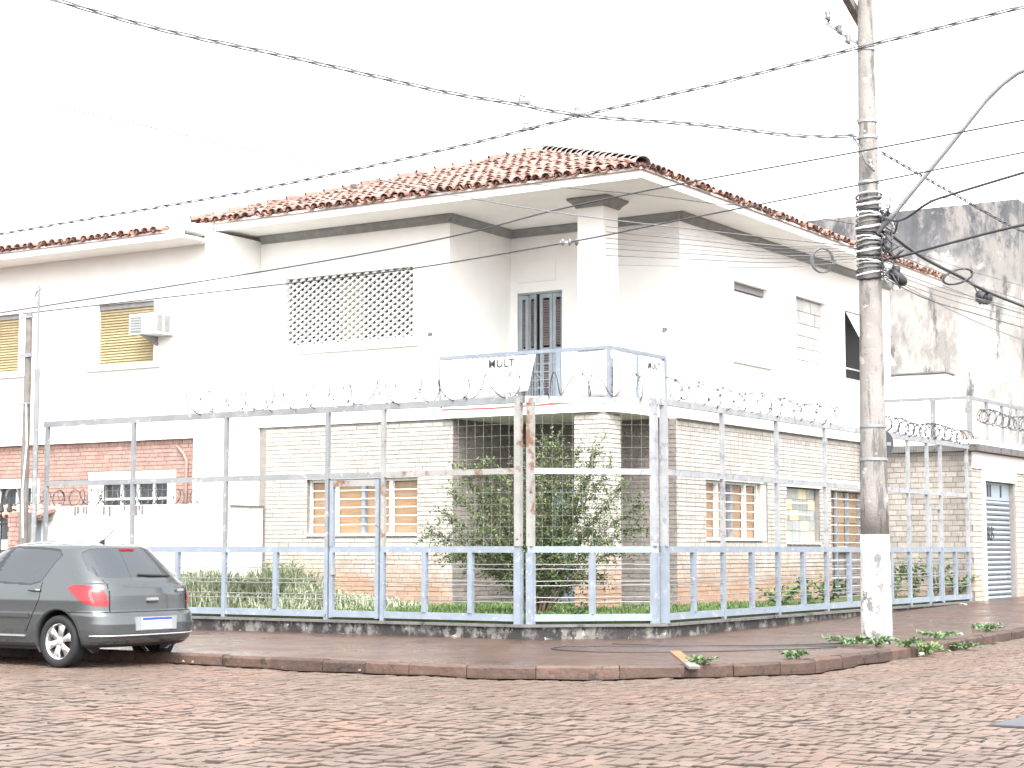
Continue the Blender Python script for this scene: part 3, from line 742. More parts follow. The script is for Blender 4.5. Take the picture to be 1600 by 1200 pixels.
# ------------------------------------------------------------------ roof
EZ, SL = 7.60, .351; th = math.atan(SL)
X0, X1, Y0 = -8.45, 1.35, -1.08; AP = (-3.55, 3.82, EZ + 4.9 * SL)
rb = MB(); zo = -.03; e = lambda x, y: (x, y, EZ + zo); ap = (AP[0], AP[1], AP[2] + zo); ap2 = (AP[0], 8.7, AP[2] + zo)
rb.quad(e(X0, Y0), e(X1, Y0), ap).quad(e(X1, Y0), e(X1, 13.6), ap2, ap).quad(e(X1, 13.6), e(X0, 13.6), ap2).quad(e(X0, 13.6), e(X0, Y0), ap, ap2)
roof = rb.build('roof', 'tile_dark', H)
def tile_mesh(r0, r1, L, t, up=True, n=6):
    v, f = [], []
    for (rr, y) in ((r0, 0), (r1, L)):
        for k in range(n + 1):
            a = math.pi * k / n; v.append((rr * math.cos(a), y, (rr * math.sin(a)) * (1 if up else -1) * .85))
    for k in range(n + 1):
        a = math.pi * k / n; v.append(((r0 - t) * math.cos(a), 0, (r0 - t) * math.sin(a) * (1 if up else -1) * .85))
    for k in range(n + 1):
        a = math.pi * k / n; v.append(((r1 - t) * math.cos(a), L, (r1 - t) * math.sin(a) * (1 if up else -1) * .85))
    m_ = n + 1
    for k in range(n):
        f += [(k, k + 1, m_ + k + 1, m_ + k), (k, 2 * m_ + k, 2 * m_ + k + 1, k + 1), (2 * m_ + k, 3 * m_ + k, 3 * m_ + k + 1, 2 * m_ + k + 1)]
    return v, f
TV, TF = tile_mesh(.092, .074, .43, .014); CV, CF = tile_mesh(.088, .072, .43, .012, up=False)
def mk(v, f, m): 
    me = MB().add(v, f).mesh('roof_tile', m); 
    return me
tile_me = mk(TV, TF, 'tile'); TVn = np.array(TV); CVn = np.array(CV)
def lay(basis, origin, ncol, rows, inside, jit=1., cp_=.20, ex=.355, seed=5):
    """covers and channels over a slope; basis = (along eave, up slope, normal)"""
    r = random.Random(seed); covers, chans = [], []
    bx_, by_, bn = [Vector(b) for b in basis]; rot = Matrix((bx_, by_, bn)).transposed()
    for c in range(ncol):
        for q in range(rows):
            for kind in (0, 1):
                u = (c + (.5 if kind else 0)) * cp_ + r.uniform(-.020, .020) * jit; s_ = q * ex + r.uniform(-.06, .06) * jit - (.02 if kind == 0 else 0)
                if not inside(u, s_): continue
                p = Vector(origin) + bx_ * u + by_ * s_ + bn * ((.045 if kind == 0 else .075) + r.uniform(-.004, .008))
                m_ = Matrix.Translation(p) @ (rot @ Matrix.Rotation(r.uniform(-.05, .05) * jit, 3, 'Z') @ Matrix.Rotation(-.05 + r.uniform(-.02, .02), 3, 'X')).to_4x4()
                (covers if kind == 0 else chans).append(m_)
    return covers, chans
def join_tiles(ms, vn, f, name, m, parent):
    mb = MB()
    for m_ in ms:
        mb.cur = random.uniform(-.5, .5); A = np.array(m_.to_3x3()); t = np.array(m_.translation)
        mb.add([tuple(x) for x in (vn @ A.T + t)], f)
    return stuff(mb.build(name, m, parent, fix=False))
ct, st = math.cos(th), math.sin(th)
in_front = lambda u, s_: s_ * ct + .05 < u < (X1 - X0) - s_ * ct - .05
cf, hf = lay(((1, 0, 0), (0, ct, st), (0, -st, ct)), (X0, Y0, EZ), 49, 14, in_front)
in_right = lambda u, s_: u > s_ * ct + .05
cr, hr = lay(((0, 1, 0), (-ct, 0, st), (st, 0, ct)), (X1, Y0, EZ), 73, 3, in_right, seed=6)
allc = sorted(cf + cr, key=lambda m_: (m_.translation - camp).length)
def put_m(name, me, parent, m_):
    o = bpy.data.objects.new(name, me); C.objects.link(o); o.parent = parent
    if parent.type == 'EMPTY': m_ = Matrix.Translation(-parent.location) @ m_
    o.matrix_basis = m_; return o
for m_ in allc[:300]: put_m('roof_tile', tile_me, roof, m_)
join_tiles(allc[300:], TVn, TF, 'roof_tiles', 'tile', roof)
join_tiles(hf + hr, CVn, CF, 'channel_tiles', 'tile_dark', roof)
hip_v, hip_f = tile_mesh(.15, .105, .46, .02); hip_me = MB().add(hip_v, hip_f).mesh('ridge_tile', 'tile'); hip_dk = MB().add(hip_v, hip_f).mesh('ridge_tile', 'ridge')
def hips(p, q, me, n, tl=-.10):
    p, q = Vector(p), Vector(q); d = (q - p).normalized(); s_ = d.cross(Vector((0, 0, 1))).normalized(); up = s_.cross(d)
    rot = Matrix((s_, d, up)).transposed().to_4x4()
    for i in range(n):
        m_ = Matrix.Translation(p.lerp(q, i / n) + up * .07) @ rot @ Matrix.Rotation(tl + random.uniform(-.03, .03), 4, 'X') @ Matrix.Rotation(random.uniform(-.04, .04), 4, 'Z')
        put_m('ridge_tile', me, roof, m_)
hips((X1, Y0, EZ), AP, hip_dk, 18); hips((X0, Y0, EZ), AP, hip_me, 19, -.045); hips(AP, (AP[0], 8.7, AP[2]), hip_dk, 12)
# balcony railing, banners
rl = MB().bar((-3.38, -.03, 4.83), (.10, -.03, 4.83), .045, .06).build('balcony_railing', 'blue', H)
MB().bar((.10, .001, 4.83), (.10, 2.04, 4.83), .045, .06).build('hand_rail', 'blue', rl)
for x, y_, w in ((-3.36, -.03, .05), (-.87, -.03, .10), (.10, -.03, .05), (.10, .95, .06), (.10, 2.0, .07)): MB().bar((x, y_, 3.946), (x, y_, 4.80), w).build('post', 'blue', rl)
for z in (4.06, 4.20, 4.34, 4.48, 4.62): 
    MB().bar((-3.33, -.03, z), (-.93, -.03, z), .012).build('bar', 'blue', rl); MB().bar((-.81, -.03, z), (.07, -.03, z), .012).build('bar', 'blue', rl); MB().bar((.10, 0, z), (.10, 1.97, z), .012).build('bar', 'blue', rl)
for i in range(1, 22): MB().bar((-3.36 + i * .114, -.03, 3.95), (-3.36 + i * .114, -.03, 4.80), .010).build('bar', 'blue', rl)
def banner(label, P, u, corners, txt, tx, tz, size, skew=0):
    u = Vector(u); P = Vector(P); n = u.cross(Vector((0, 0, 1)))
    t = thing('banner', P, label, 'banner'); mb = MB(); N = 12
    for i in range(N + 1):
        f = i / N
        for j in range(5):
            g = j / 4; a0, z0 = corners[0]; a1, z1 = corners[1]; a2, z2 = corners[2]; a3, z3 = corners[3]
            a = (a0 * (1 - f) + a1 * f) * g + (a3 * (1 - f) + a2 * f) * (1 - g); z = (z0 * (1 - f) + z1 * f) * g + (z3 * (1 - f) + z2 * f) * (1 - g)
            z -= .03 * math.sin(f * math.pi) * g
            mb.v.append(tuple(P + u * a + Vector((0, 0, z)) + n * (.012 + .012 * math.sin(f * 9 + g * 2))))
    for i in range(N):
        for j in range(4): k = i * 5 + j; mb.f.append((k, k + 1, k + 6, k + 5)); mb.t.append(0)
    o = mb.build('sheet', 'white_clean', t, smooth=True, fix=False)
    md = o.modifiers.new('thickness', 'SOLIDIFY'); md.thickness = .004
    if not txt: return
    cu = bpy.data.curves.new('t', 'FONT'); cu.body = txt; cu.size = size; cu.extrude = .001; cu.offset = .004; cu.space_character = 1.12; cu.shear = skew; cu.align_x = 'CENTER'
    to = bpy.data.objects.new('t', cu); C.objects.link(to); bpy.context.view_layer.update()
    me = bpy.data.meshes.new_from_object(to.evaluated_get(bpy.context.evaluated_depsgraph_get())); bpy.data.objects.remove(to)
    me.materials.clear(); me.materials.append(M['ink'])
    rot = Matrix((u, Vector((0, 0, 1)), n)).transposed().to_4x4()
    put_m('lettering', me, t, Matrix.Translation(P + u * tx + Vector((0, 0, tz)) + n * .040) @ rot)
banner('white banner with grey MULT lettering on the front balcony rail', (-3.34, -.06, 0), (1, 0, 0), [(0, 4.79), (2.0, 4.79), (1.86, 4.16), (.02, 3.97)], 'MULT', 1.32, 4.60, .20)
banner('small white banner reading MULT on the balcony side rail', (.13, 1.01, 0), (0, 1, 0), [(0, 4.78), (.92, 4.76), (.92, 4.02), (.0, 3.98)], 'MULT', .48, 4.58, .17)
banner('blank white banner on the balcony rail below the column', (-.80, -.06, 0), (1, 0, 0), [(0, 4.79), (.88, 4.78), (.88, 4.0), (0, 3.98)], None, 0, 0, 0)
banner('added white sheet standing in for glare on the balcony side rail', (.13, .01, 0), (0, 1, 0), [(.04, 4.79), (.88, 4.78), (.88, 4.0), (.04, 3.98)], None, 0, 0, 0)  # sheet added to whiten out the bars the way blown-out glare would

# ------------------------------------------------------------------ neighbouring house on the left
NB = thing('neighbour_house', (-14, 2, .3), 'white neighbouring house with red brick ground floor, left of the corner house', 'house')
YN = -1.58; NW = [(-10.40, -8.92, 4.96, 6.13), (-14.08, -12.60, 4.96, 6.13)]
wall('upper_wall', 'plaster', NB, 'y', YN, YN + .22, -32, -7.65, 3.47, 7.09, NW)
bx('side_wall', 'plaster', NB, -7.87, -7.65, YN + .221, -.003, .3, 7.36); bx('side_wall', 'plaster', NB, -7.87, -7.66, -.002, 9, .3, 7.36)
NG = (-10.24, -8.56, 1.6, 2.71); NG2 = (-14.2, -12.2, 1.6, 2.62)
ngw = wall('ground_wall', 'mortar', NB, 'y', YN + .10, YN + .30, -32, -7.87, .3, 3.469, [NG, NG2])
HN = [(-10.62, -8.37, 1.4, 2.89), (-14.4, -12.0, 1.4, 2.80)]
joined(brick_list('y', YN + .10, -1, -15.5, -7.68, 1.9, 3.46, HN, .24, .078), 'brickwork', 'red_brick', ngw)
bx('corner_pier', 'plaster', NB, -7.869, -7.652, YN + .002, YN + .22, .3, 3.468)
for h, g in zip(HN, (NG, NG2)):
    w = wall('window', 'white', NB, 'y', YN + .06, YN + .12, h[0], h[1], h[2], h[3], [g])
    bx('pane', 'glass', w, g[0], g[1], YN + .2, YN + .21, g[2], g[3])
    for x in np.linspace(g[0], g[1], 5)[1:-1]: bx('mullion', 'white', w, x - .03, x + .03, YN + .15, YN + .19, g[2], g[3])
    bx('glazing_bar', 'white', w, g[0], g[1], YN + .13, YN + .149, g[3] - .36, g[3] - .32)
for a0, a1, z0, z1 in NW:
    w = bx('blind_window', 'white', NB, a0 - .28, a1 + .2, YN - .06, YN - .001, z0 - .12, z0 - .06)
    bx('blind_box', 'cornice', w, a0, a1, YN + .05, YN + .11, z1 - .10, z1)
    n = 20
    for i in range(n):
        z = z0 + (z1 - .1 - z0) * i / n; s_ = MB()
        s_.add([(a0 + .01, YN + .06, z), (a1 - .01, YN + .06, z), (a1 - .01, YN + .09, z + .052), (a0 + .01, YN + .09, z + .052), (a0 + .01, YN + .07, z - .004), (a1 - .01, YN + .07, z - .004), (a1 - .01, YN + .10, z + .05), (a0 + .01, YN + .10, z + .05)],
               [(0, 1, 2, 3), (7, 6, 5, 4), (0, 4, 5, 1), (2, 6, 7, 3), (0, 3, 7, 4), (1, 5, 6, 2)])
        s_.build('slat', 'blind', w)
    bx('backing', 'curtain', w, a0, a1, YN + .12, YN + .14, z0, z1)
# eave and roof
bx('soffit', 'soffit', NB, -32, -7.45, YN - .78, YN - .001, 7.091, 7.14); bx('ceiling', 'soffit', NB, -32, -7.9, YN, YN + 3, 7.091, 7.14)
bx('fascia', 'plaster', NB, -32, -7.45, YN - .815, YN - .782, 7.08, 7.24)
MB().prism([(YN - .80, 7.241), (YN - .01, 7.241), (YN - .01, 7.46), (YN - .6, 7.36)], 'x', -7.86, -7.46).build('eave_end', 'plaster', NB)
nr = MB().quad((-32, YN - .85, 7.20), (-7.87, YN - .85, 7.20), (-7.87, YN + 4, 7.20 + 4.85 * .16), (-32, YN + 4, 7.20 + 4.85 * .16)).build('roof', 'tile_dark', NB)
t2 = math.atan(.16); c2, s2 = math.cos(t2), math.sin(t2)
cn, hn = lay(((1, 0, 0), (0, c2, s2), (0, -s2, c2)), (-17.9, YN - .87, 7.22), 50, 4, lambda u, s_: True, seed=8)
near = sorted(cn, key=lambda m_: (m_.translation - camp).length); ntm = mk(TV, TF, 'red_brick')
for m_ in near[:110]: put_m('roof_tile', ntm, nr, m_)
join_tiles(near[110:], TVn, TF, 'roof_tiles', 'red_brick', nr); join_tiles(hn, CVn, CF, 'channel_tiles', 'tile_dark', nr)
MB().tube([(-8.35, YN + .07, 3.35), (-8.15, YN + .05, 3.18), (-8.08, YN + .05, 3.05), (-8.08, YN + .05, 1.9)], .03, 6).build('drain_pipe', 'red_brick', NB, True)
# air conditioner
ac = thing('air_conditioner', (-8.7, YN, 5.4), 'white boxy air conditioner beside the wooden blind window', 'air conditioner')
bx('casing', 'white', ac, -9.05, -8.40, YN - .52, YN + .1, 5.42, 5.80)
bx('grille', 'frost', ac, -9.01, -8.72, YN - .535, YN - .521, 5.45, 5.77)
for i in range(6): bx('fin', 'steel', ac, -8.999, -8.73, YN - .545, YN - .536, 5.47 + i * .05, 5.485 + i * .05)
for i in range(2): bx('side_louvre', 'cornice', ac, -8.399, -8.388, YN - .46 + i * .2, YN - .32 + i * .2, 5.46, 5.77)
MB().prism([(YN - .45, 5.419), (YN - .002, 5.419), (YN - .002, 5.25)], 'x', -8.85, -8.80).build('bracket', 'cornice', ac)
# low white boundary wall with its tiled gate canopy
lw_ = thing('boundary_wall', (-9, -2.2, .3), 'low white boundary wall in front of the red brick house', 'low wall')
bx('wall', 'plaster', lw_, -11.05, -6.95, -2.30, -2.12, .3, 2.22); bx('wall', 'plaster', lw_, -7.13, -6.95, -2.119, YN - .001, .3, 2.22)
bx('wall', 'plaster', lw_, -11.9, -11.75, -2.30, -2.12, .3, 2.22); bx('wall', 'plaster', lw_, -7.649, -7.50, YN, -.02, .3, 2.20)
bx('coping', 'cap', lw_, -7.649, -7.47, YN + .002, -.01, 2.201, 2.235)
mb = MB()
for i in range(46):
    x = -10.4 + i * .075; mb.box(x, x + .05, -2.312, -2.301, 2.02 + random.uniform(0, .12), 2.21) if random.random() < .35 and -10.3 < x < -8.4 else None
mb.build('drip_stains', 'oldwood', lw_)
cn_ = thing('gate_canopy', (-11.4, -2.2, 2.0), 'small red tiled canopy over the pale blue gate', 'canopy')
bx('canopy_slab', 'oldwood', cn_, -12.3, -10.75, -2.65, -2.0, 1.955, 2.0)
cv, ch = lay(((1, 0, 0), (0, .95, .30), (0, -.30, .95)), (-12.25, -2.72, 1.98), 8, 2, lambda u, s_: True, seed=9)
for m_ in cv: put_m('roof_tile', ntm, cn_, m_)
join_tiles(ch, CVn, CF, 'channel_tiles', 'tile_dark', cn_)
bx('door', 'gdoor', cn_, -11.55, -11.06, -2.28, -2.2, .3, 1.95); bx('opening', 'dark', cn_, -11.74, -11.56, -2.2, -2.15, .3, 1.95)
coil('razor wire coil on the white boundary wall', (-12.6, -2.2, 2.40), (-7.2, -2.2, 2.36), .15, .23, 7)
# posts and spiked railings at the far left
p1 = thing('service_pole', (-8.69, -4.9, .1), 'dark weathered service pole at the left fence end', 'pole')
MB().tube([(-8.69, -4.9, .1), (-8.69, -4.9, 1.8), (-8.68, -4.9, 3.6), (-8.67, -4.9, 5.5)], [.085, .075, .065, .055], 10).build('shaft', 'oldwood', p1)
for z in (4.75, 4.72, 5.4, 3.9): MB().bar((-8.80, -4.98, z), (-8.55, -4.94, z + .02), .03).build('bracket', 'steel', p1)
MB().tube([(-8.6, -4.99, 3.9), (-8.55, -5.0, 3.2), (-8.63, -5.0, 2.4), (-8.6, -4.99, 1.6)], .014, 5).build('conduit', 'white', p1)
p2 = thing('mast', (-8.44, -4.9, .1), 'thin grey metal mast beside the dark service pole', 'mast')
MB().tube([(-8.44, -4.9, .1), (-8.44, -4.9, 4.5)], .045, 8).build('shaft', 'grey_steel', p2); MB().tube([(-8.44, -4.9, 4.5), (-8.45, -4.9, 5.95)], .022, 6).build('tip', 'grey_steel', p2)
MB().tube([(-8.45, -4.9, 5.6), (-8.55, -4.9, 5.75), (-8.50, -4.9, 5.85), (-8.40, -4.9, 5.9)], .014, 5).build('hook', 'steel', p2)
rg = thing('spiked_railing', (-10, -4.65, .1), 'black spiked iron railing at the left edge', 'railing')
bx('footing', 'cap', rg, -14, -9.1, -4.72, -4.58, .05, .40)
for i in range(22):
    x = -9.32 - i * .21
    MB().tube([(x, -4.65, .39), (x, -4.65, 2.05)], .012, 5).build('picket', 'black', rg)
    MB().tube([(x, -4.65, 2.05), (x, -4.65, 2.07), (x, -4.65, 2.16), (x, -4.65, 2.36)], [.012, .055, .035, .002], 6).build('spike', 'black', rg)
MB().bar((-14, -4.65, 1.85), (-9.1, -4.65, 1.85), .02, .04).build('rail', 'black', rg)
pi_ = thing('brick_pier', (-9.05, -4.65, .1), 'short red brick pier beside the spiked railing', 'pier')
bx('core', 'mortar', pi_, -9.19, -8.93, -4.78, -4.52, .05, 2.05)
for b in brick_list('y', -4.78, -1, -9.2, -8.92, .2, 2.05, L=.14): single(b, pi_, MB().box(-.5, .5, -.5, .5, -.5, .5).mesh('brick', 'red_brick'))

# ------------------------------------------------------------------ garage and the tall stained building on the right
GA = thing('garage', (1.5, 13, .3), 'brick garage with pale roller shutter and roof terrace', 'garage')
YG = 10.76; DR = (11.52, 13.62, .1, 2.88)
gf = wall('front_wall', 'mortar', GA, 'x', 2.80, 2.58, YG, 17, .05, 3.48, [DR]); gs = wall('side_wall', 'mortar', GA, 'y', YG, YG + .2, .52, 2.579, .05, 3.48)
gb = brick_list('y', YG, -1, .52, 2.80, .42, 3.46, L=.25, H=.115, g=.014); gb2 = brick_list('x', 2.80, 1, YG, 11.37, .3, 3.1, L=.25, H=.115, g=.014) + brick_list('x', 2.80, 1, 13.75, 17, .3, 3.1, L=.25, H=.115, g=.014)
gme = MB().box(-.5, .5, -.5, .5, -.5, .5).mesh('brick', 'garage_brick')
for b in gb: single(b, gs, gme)
joined(gb2, 'brickwork', 'garage_brick', gf)
bx('door_jamb', 'plaster', GA, 2.801, 2.84, 11.38, 11.519, .2, 3.12); bx('lintel', 'plaster', GA, 2.801, 2.838, YG, 17, 3.121, 3.47); bx('lintel', 'plaster', GA, 2.801, 2.836, 11.52, 13.74, 2.881, 3.12)
bx('terrace_slab', 'cap', GA, .45, 3.0, YG - .18, 17, 3.481, 3.62)
bx('terrace_slab', 'plaster', GA, .45, 2.93, YG - .10, 17, 3.621, 3.72)
gd = bx('garage_door', 'gdoor', GA, 2.66, 2.70, 11.521, 13.619, 2.48, 2.879)
for y_ in (12.05, 12.22, 12.95): bx('vent', 'dark', gd, 2.701, 2.705, y_, y_ + .11, 2.55, 2.82)
for i in range(20):
    z = .30 + i * .109; MB().prism([(2.66, z), (2.70, z + .012), (2.715, z + .05), (2.70, z + .09), (2.66, z + .107)], 'y', 11.54, 13.6).build('shutter_slat', 'roller', gd)
# scrawl on the shutter
mb = MB()
def strk(*pts): mb.tube([(2.722, 11.62 + a * .9, 1.62 + z_ * .9) for a, z_ in pts], .010, 4)
strk((0, 0), (0, .33)); strk((.22, .33), (.02, .16), (.2, 0)); strk((.32, 0), (.32, .3)); strk((.42, 0), (.42, .32), (.56, .28), (.55, .18), (.43, .15), (.58, 0)); strk((.68, 0), (.68, .32), (.86, .26), (.72, .17), (.88, .06), (.68, 0))
mb.build('graffiti', 'cable', gd)
tr = MB().bar((.60, YG, 4.62), (2.78, YG, 4.62), .05, .07).build('terrace_railing', 'grey_steel', GA)
MB().bar((2.78, YG + .03, 4.62), (2.78, 17, 4.62), .05, .07).build('hand_rail', 'grey_steel', tr)
for x, y_ in ((.62, YG), (1.98, YG), (2.78, YG), (2.78, 11.9), (2.78, 13.0), (2.78, 14.1), (2.78, 15.2)): MB().bar((x, y_, 3.721), (x, y_, 4.584), .09 if y_ == YG else .06).build('post', 'grey_steel', tr)
coil('razor wire coil along the garage terrace railing', (2.85, 11.2, 4.25), (2.85, 16, 4.25), .15, .24, 5)
TB = thing('tall_building', (-.5, 18, .1), 'tall building with black-stained blank wall behind the garage', 'building')
bx('blank_wall', 'stained', TB, -3.6, 2.05, 17.01, 25, 0, 10.0)
MB().prism([(-3.4, 3.7), (.35, 3.7), (.62, 5.2), (.5, 5.6), (.30, 5.78), (-3.4, 5.70)], 'y', 16.88, 17.009).build('white_patch', 'plaster', TB)
MB().tube([(-3.4, 16.86, 5.74), (-1.5, 16.86, 5.80), (.2, 16.86, 5.80), (.42, 16.86, 5.72)], .035, 6).build('ledge_pipe', 'cap', TB)
TB2 = thing('far_house', (4, 22, .1), 'plain pale house beyond the garage on the right street', 'house')
bx('wall', 'plaster', TB2, -2, 2.7, 25.1, 36, 0, 4.4); bx('roof', 'tile', TB2, -2.3, 3.1, 25.05, 36, 4.401, 4.6)

# ------------------------------------------------------------------ utility pole and lines
PX, PY = 5.86, -2.78
UP = thing('utility_pole', (PX, PY, .1), 'tall tapered concrete utility pole with whitewashed base', 'utility pole')
def rad(z): return .215 - z * .0118
zs = [.05 + i * .26 for i in range(7)]
MB().tube([(PX, PY, z) for z in zs], [rad(z) + .004 for z in zs], 22).build('whitewashed_base', 'limewash', UP, True)
zs = [1.615 + i * .5 for i in range(17)] + [9.9]
MB().tube([(PX, PY, z) for z in zs], [rad(z) for z in zs], 22).build('shaft', 'concrete', UP, True)
for z in (7.42, 7.19, 6.55, 3.11, 2.65, 8.46): MB().tube([(PX, PY, z - .02), (PX, PY, z + .02)], rad(z) + .012, 22).build('band', 'steel', UP)
for i in range(22):
    z = 5.20 + i * .055; m_ = MB(); k = 26; rr = rad(z) + .016 + random.uniform(0, .022)
    pts = [(PX + rr * math.cos(a), PY + rr * math.sin(a), z + .03 * math.sin(a + i) + random.uniform(-.006, .006)) for a in [j * 2 * math.pi / k for j in range(k + 1)]]
    m_.tube(pts, random.choice((.013, .016, .020)), 5, False).build('cable_wrap', ('cable', 'white', 'cable_grey', 'frost', 'white', 'cable')[i % 6], UP, True)
CA = Vector((-.22, .975, 0)); cz = 9.10
MB().bar(Vector((PX - .18, PY - .05, cz + .02)) - CA * 1.6, Vector((PX - .18, PY - .05, cz)) + CA * 1.15, .10, .13).build('crossarm', 'oldwood', UP)
for t_ in (-1.1, -.55, .95):
    p = Vector((PX - .18, PY - .05, cz + .065)) + CA * t_
    MB().tube([p, p + Vector((0, 0, .05)), p + Vector((0, 0, .07)), p + Vector((0, 0, .13)), p + Vector((0, 0, .16))], [.02, .05, .035, .05, .02], 10).build('insulator', 'porcelain', UP, True)
for x, y_, z in ((5.42, -3.10, 8.94), (5.56, -3.02, 8.74), (5.66, -2.96, 8.60)):
    MB().tube([(x, y_, z + .07), (x, y_, z + .05), (x, y_, z), (x, y_, z - .02), (x + .03, y_, z - .08)], [.02, .045, .03, .045, .012], 8).build('insulator', 'porcelain', UP, True)
MB().bar((PX - .1, PY, 8.56), (5.40, -3.10, 8.85), .03, .05).build('bracket', 'steel', UP)
for dx, z in ((-.2, 7.44), (-.2, 7.18)): MB().bar((PX + dx, PY - .06, z), (PX + .24, PY + .1, z + .03), .02, .035).build('clamp', 'steel', UP)
MB().tube([(5.70, -2.93, 7.20), (5.80, -2.96, 7.05), (5.90, -2.97, 6.80), (6.02, -2.95, 6.66)], .014, 5).build('jumper', 'cable_grey', UP, True)
rr_ = random.Random(4)
for i in range(44):
    p = Vector((PX + .17, PY - .02, rr_.uniform(5.2, 6.15))); q = p + Vector((rr_.uniform(.05, .35), rr_.uniform(-.25, .1), rr_.uniform(-.35, .2)))
    m1 = (p + q) / 2 + Vector((rr_.uniform(0, .15), rr_.uniform(-.1, .1), rr_.uniform(-.2, .05)))
    MB().tube([p, p.lerp(m1, .6), m1, m1.lerp(q, .5), q], rr_.choice((.008, .011, .015)), 5).build('loose_lead', rr_.choice(('cable_grey', 'cable', 'cable', 'frost')), UP, True)
sg_ = thing('round_sign', (PX, PY, 2.88), 'dark back of a round road sign strapped behind the pole', 'sign')
n_ = Vector((.62, .78, 0)); s_ = Vector((.78, -.62, 0)); cc = Vector((PX, PY, 2.88)) + fwd * .26 + rgt * .12
def disc(c, n, s, r0, th_, k=28):
    mb = MB(); up = Vector((0, 0, 1)); f = [c + (s * math.cos(a) + up * math.sin(a)) * r0 for a in [j * 2 * math.pi / k for j in range(k)]]
    mb.add([p - n * th_ for p in f] + [p + n * th_ for p in f], [tuple(range(k)), tuple(range(2 * k - 1, k - 1, -1))] + [(j, (j + 1) % k, k + (j + 1) % k, k + j) for j in range(k)]); return mb
disc(cc, fwd, rgt, .22, .004).build('disc', 'sign_back', sg_)
b_ = cc + rgt * .15 - fwd * .010; MB().bar(b_ - rgt * .03, b_ + rgt * .03, .006, .05).build('sticker', 'cornice', sg_)
for z in (3.0, 2.74): MB().bar(Vector((PX, PY, z)) + fwd * (rad(z) + .005), cc - fwd * .005 + Vector((0, 0, z - 2.88)) - rgt * .03, .04, .03).build('bracket', 'steel', sg_)
la = thing('street_lamp', (6.01, -2.87, 5.8), 'grey street lamp arm rising from the pole to the right', 'street lamp')
MB().tube([(6.01, -2.87, 5.8), (6.29, -2.87, 6.08), (7.04, -2.86, 6.88), (7.58, -2.86, 7.47), (7.81, -2.85, 7.67), (8.03, -2.85, 7.80), (8.37, -2.85, 7.89), (8.7, -2.84, 7.92)], .036, 8).build('arm', 'steel', la, True)
MB().tube([(8.68, -2.84, 7.92), (8.74, -2.84, 7.92), (8.95, -2.84, 7.90), (9.2, -2.84, 7.90), (9.3, -2.84, 7.92)], [.04, .07, .12, .11, .03], 10).build('lamp_head', 'steel', la, True)
def smooth(pts, n=6):
    p = [Vector(q) for q in pts]; out = []
    for i in range(len(p) - 1):
        a, b, c, d = p[max(i - 1, 0)], p[i], p[i + 1], p[min(i + 2, len(p) - 1)]
        for k in range(n):
            t = k / n; out.append(.5 * ((2 * b) + (c - a) * t + (2 * a - 5 * b + 4 * c - d) * t * t + (3 * b - a - 3 * c + d) * t ** 3))
    return out + [p[-1]]
def cable(label, pts, r, m='cable_grey', twist=0, name='overhead_cable'):
    pts = smooth(pts)
    if not twist: return tag(MB().tube(pts, r, 5).build(name, m, None, True), label, 'cable', 'overhead cables')
    t = thing(name, pts[0], label, 'cable', 'overhead cables'); acc_ = [0]
    for i in range(1, len(pts)): acc_.append(acc_[-1] + (pts[i] - pts[i - 1]).length)
    N = int(acc_[-1] / .12); j = 0; fine = []
    for i in range(N + 1):
        s = acc_[-1] * i / N
        while j < len(acc_) - 2 and acc_[j + 1] < s: j += 1
        fine.append((pts[j].lerp(pts[j + 1], (s - acc_[j]) / max(1e-6, acc_[j + 1] - acc_[j])), s))
    for q in range(3):
        MB().tube([p + Vector((0, 0, 1)) * twist * math.sin(s * 4.2 + q * 2.09) + Vector((.7, -.5, 0)) * twist * math.cos(s * 4.2 + q * 2.09) for p, s in fine], r, 4).build('strand', m, t, True)
    return t
cable('twisted cable sagging from the upper left to the pole', [(-0.99,-11.9,8.0),(-0.12,-10.74,7.73),(0.95,-9.34,7.52),(1.6,-8.47,7.38),(2.12,-7.79,7.27),(2.65,-7.08,7.21),(3.25,-6.29,7.13),(4.33,-4.86,7.15),(5.22,-3.68,7.12),(5.77,-2.97,7.2)], .010, 'cable_grey', .022)
cable('twisted cable rising across the sky above the roof to the upper right', [(-10.28,-4.77,6.97),(-7.69,-4.79,7.03),(-3.65,-4.82,7.13),(0.09,-4.84,7.34),(2.42,-4.86,7.54),(4.34,-4.87,7.68),(6.52,-4.89,7.87),(9.05,-4.9,8.09)], .0095, 'cable_grey', .020)
cable('thin wire crossing the facade above the lattice window', [(-11.04,-4.07,5.68),(-3.89,-4.19,5.93),(-0.3,-4.26,6.13),(1.65,-4.29,6.35),(3.56,-4.33,6.49),(6.34,-4.38,6.63),(8.88,-4.42,6.78)], .012, 'cable')
cable('thin wire crossing the top of the lattice window', [(-9.51,-4.28,5.61),(-3.72,-4.39,5.64),(-0.89,-4.44,5.67),(1.99,-4.5,5.81),(3.56,-4.53,5.93),(6.39,-4.58,6.14),(8.93,-4.63,6.33)], .011, 'cable')
cable('faint thin wire passing behind the cable wraps of the pole', [(3.75,-1.76,6.37),(4.9,-2.40,6.27),(6.77,-3.44,6.06),(8.92,-4.63,5.93)], .005)
cable('wire dropping from the upper left sky past the eave to the pole', [(-1.49,-11.03,6.88),(0.35,-8.98,6.42),(1.25,-7.98,6.18),(2.66,-6.4,5.9),(4.22,-4.67,5.74),(5.72,-3.0,5.62)], .008, 'cable_grey')
cable('thin wire from the front eave down to the pole', [(-0.95,-1.1,7.60),(0.03,-1.4,7.35),(1.98,-2.1,6.9),(3.31,-2.5,6.56),(3.95,-2.7,6.42),(5.72,-2.99,5.94)], .006, 'cable')
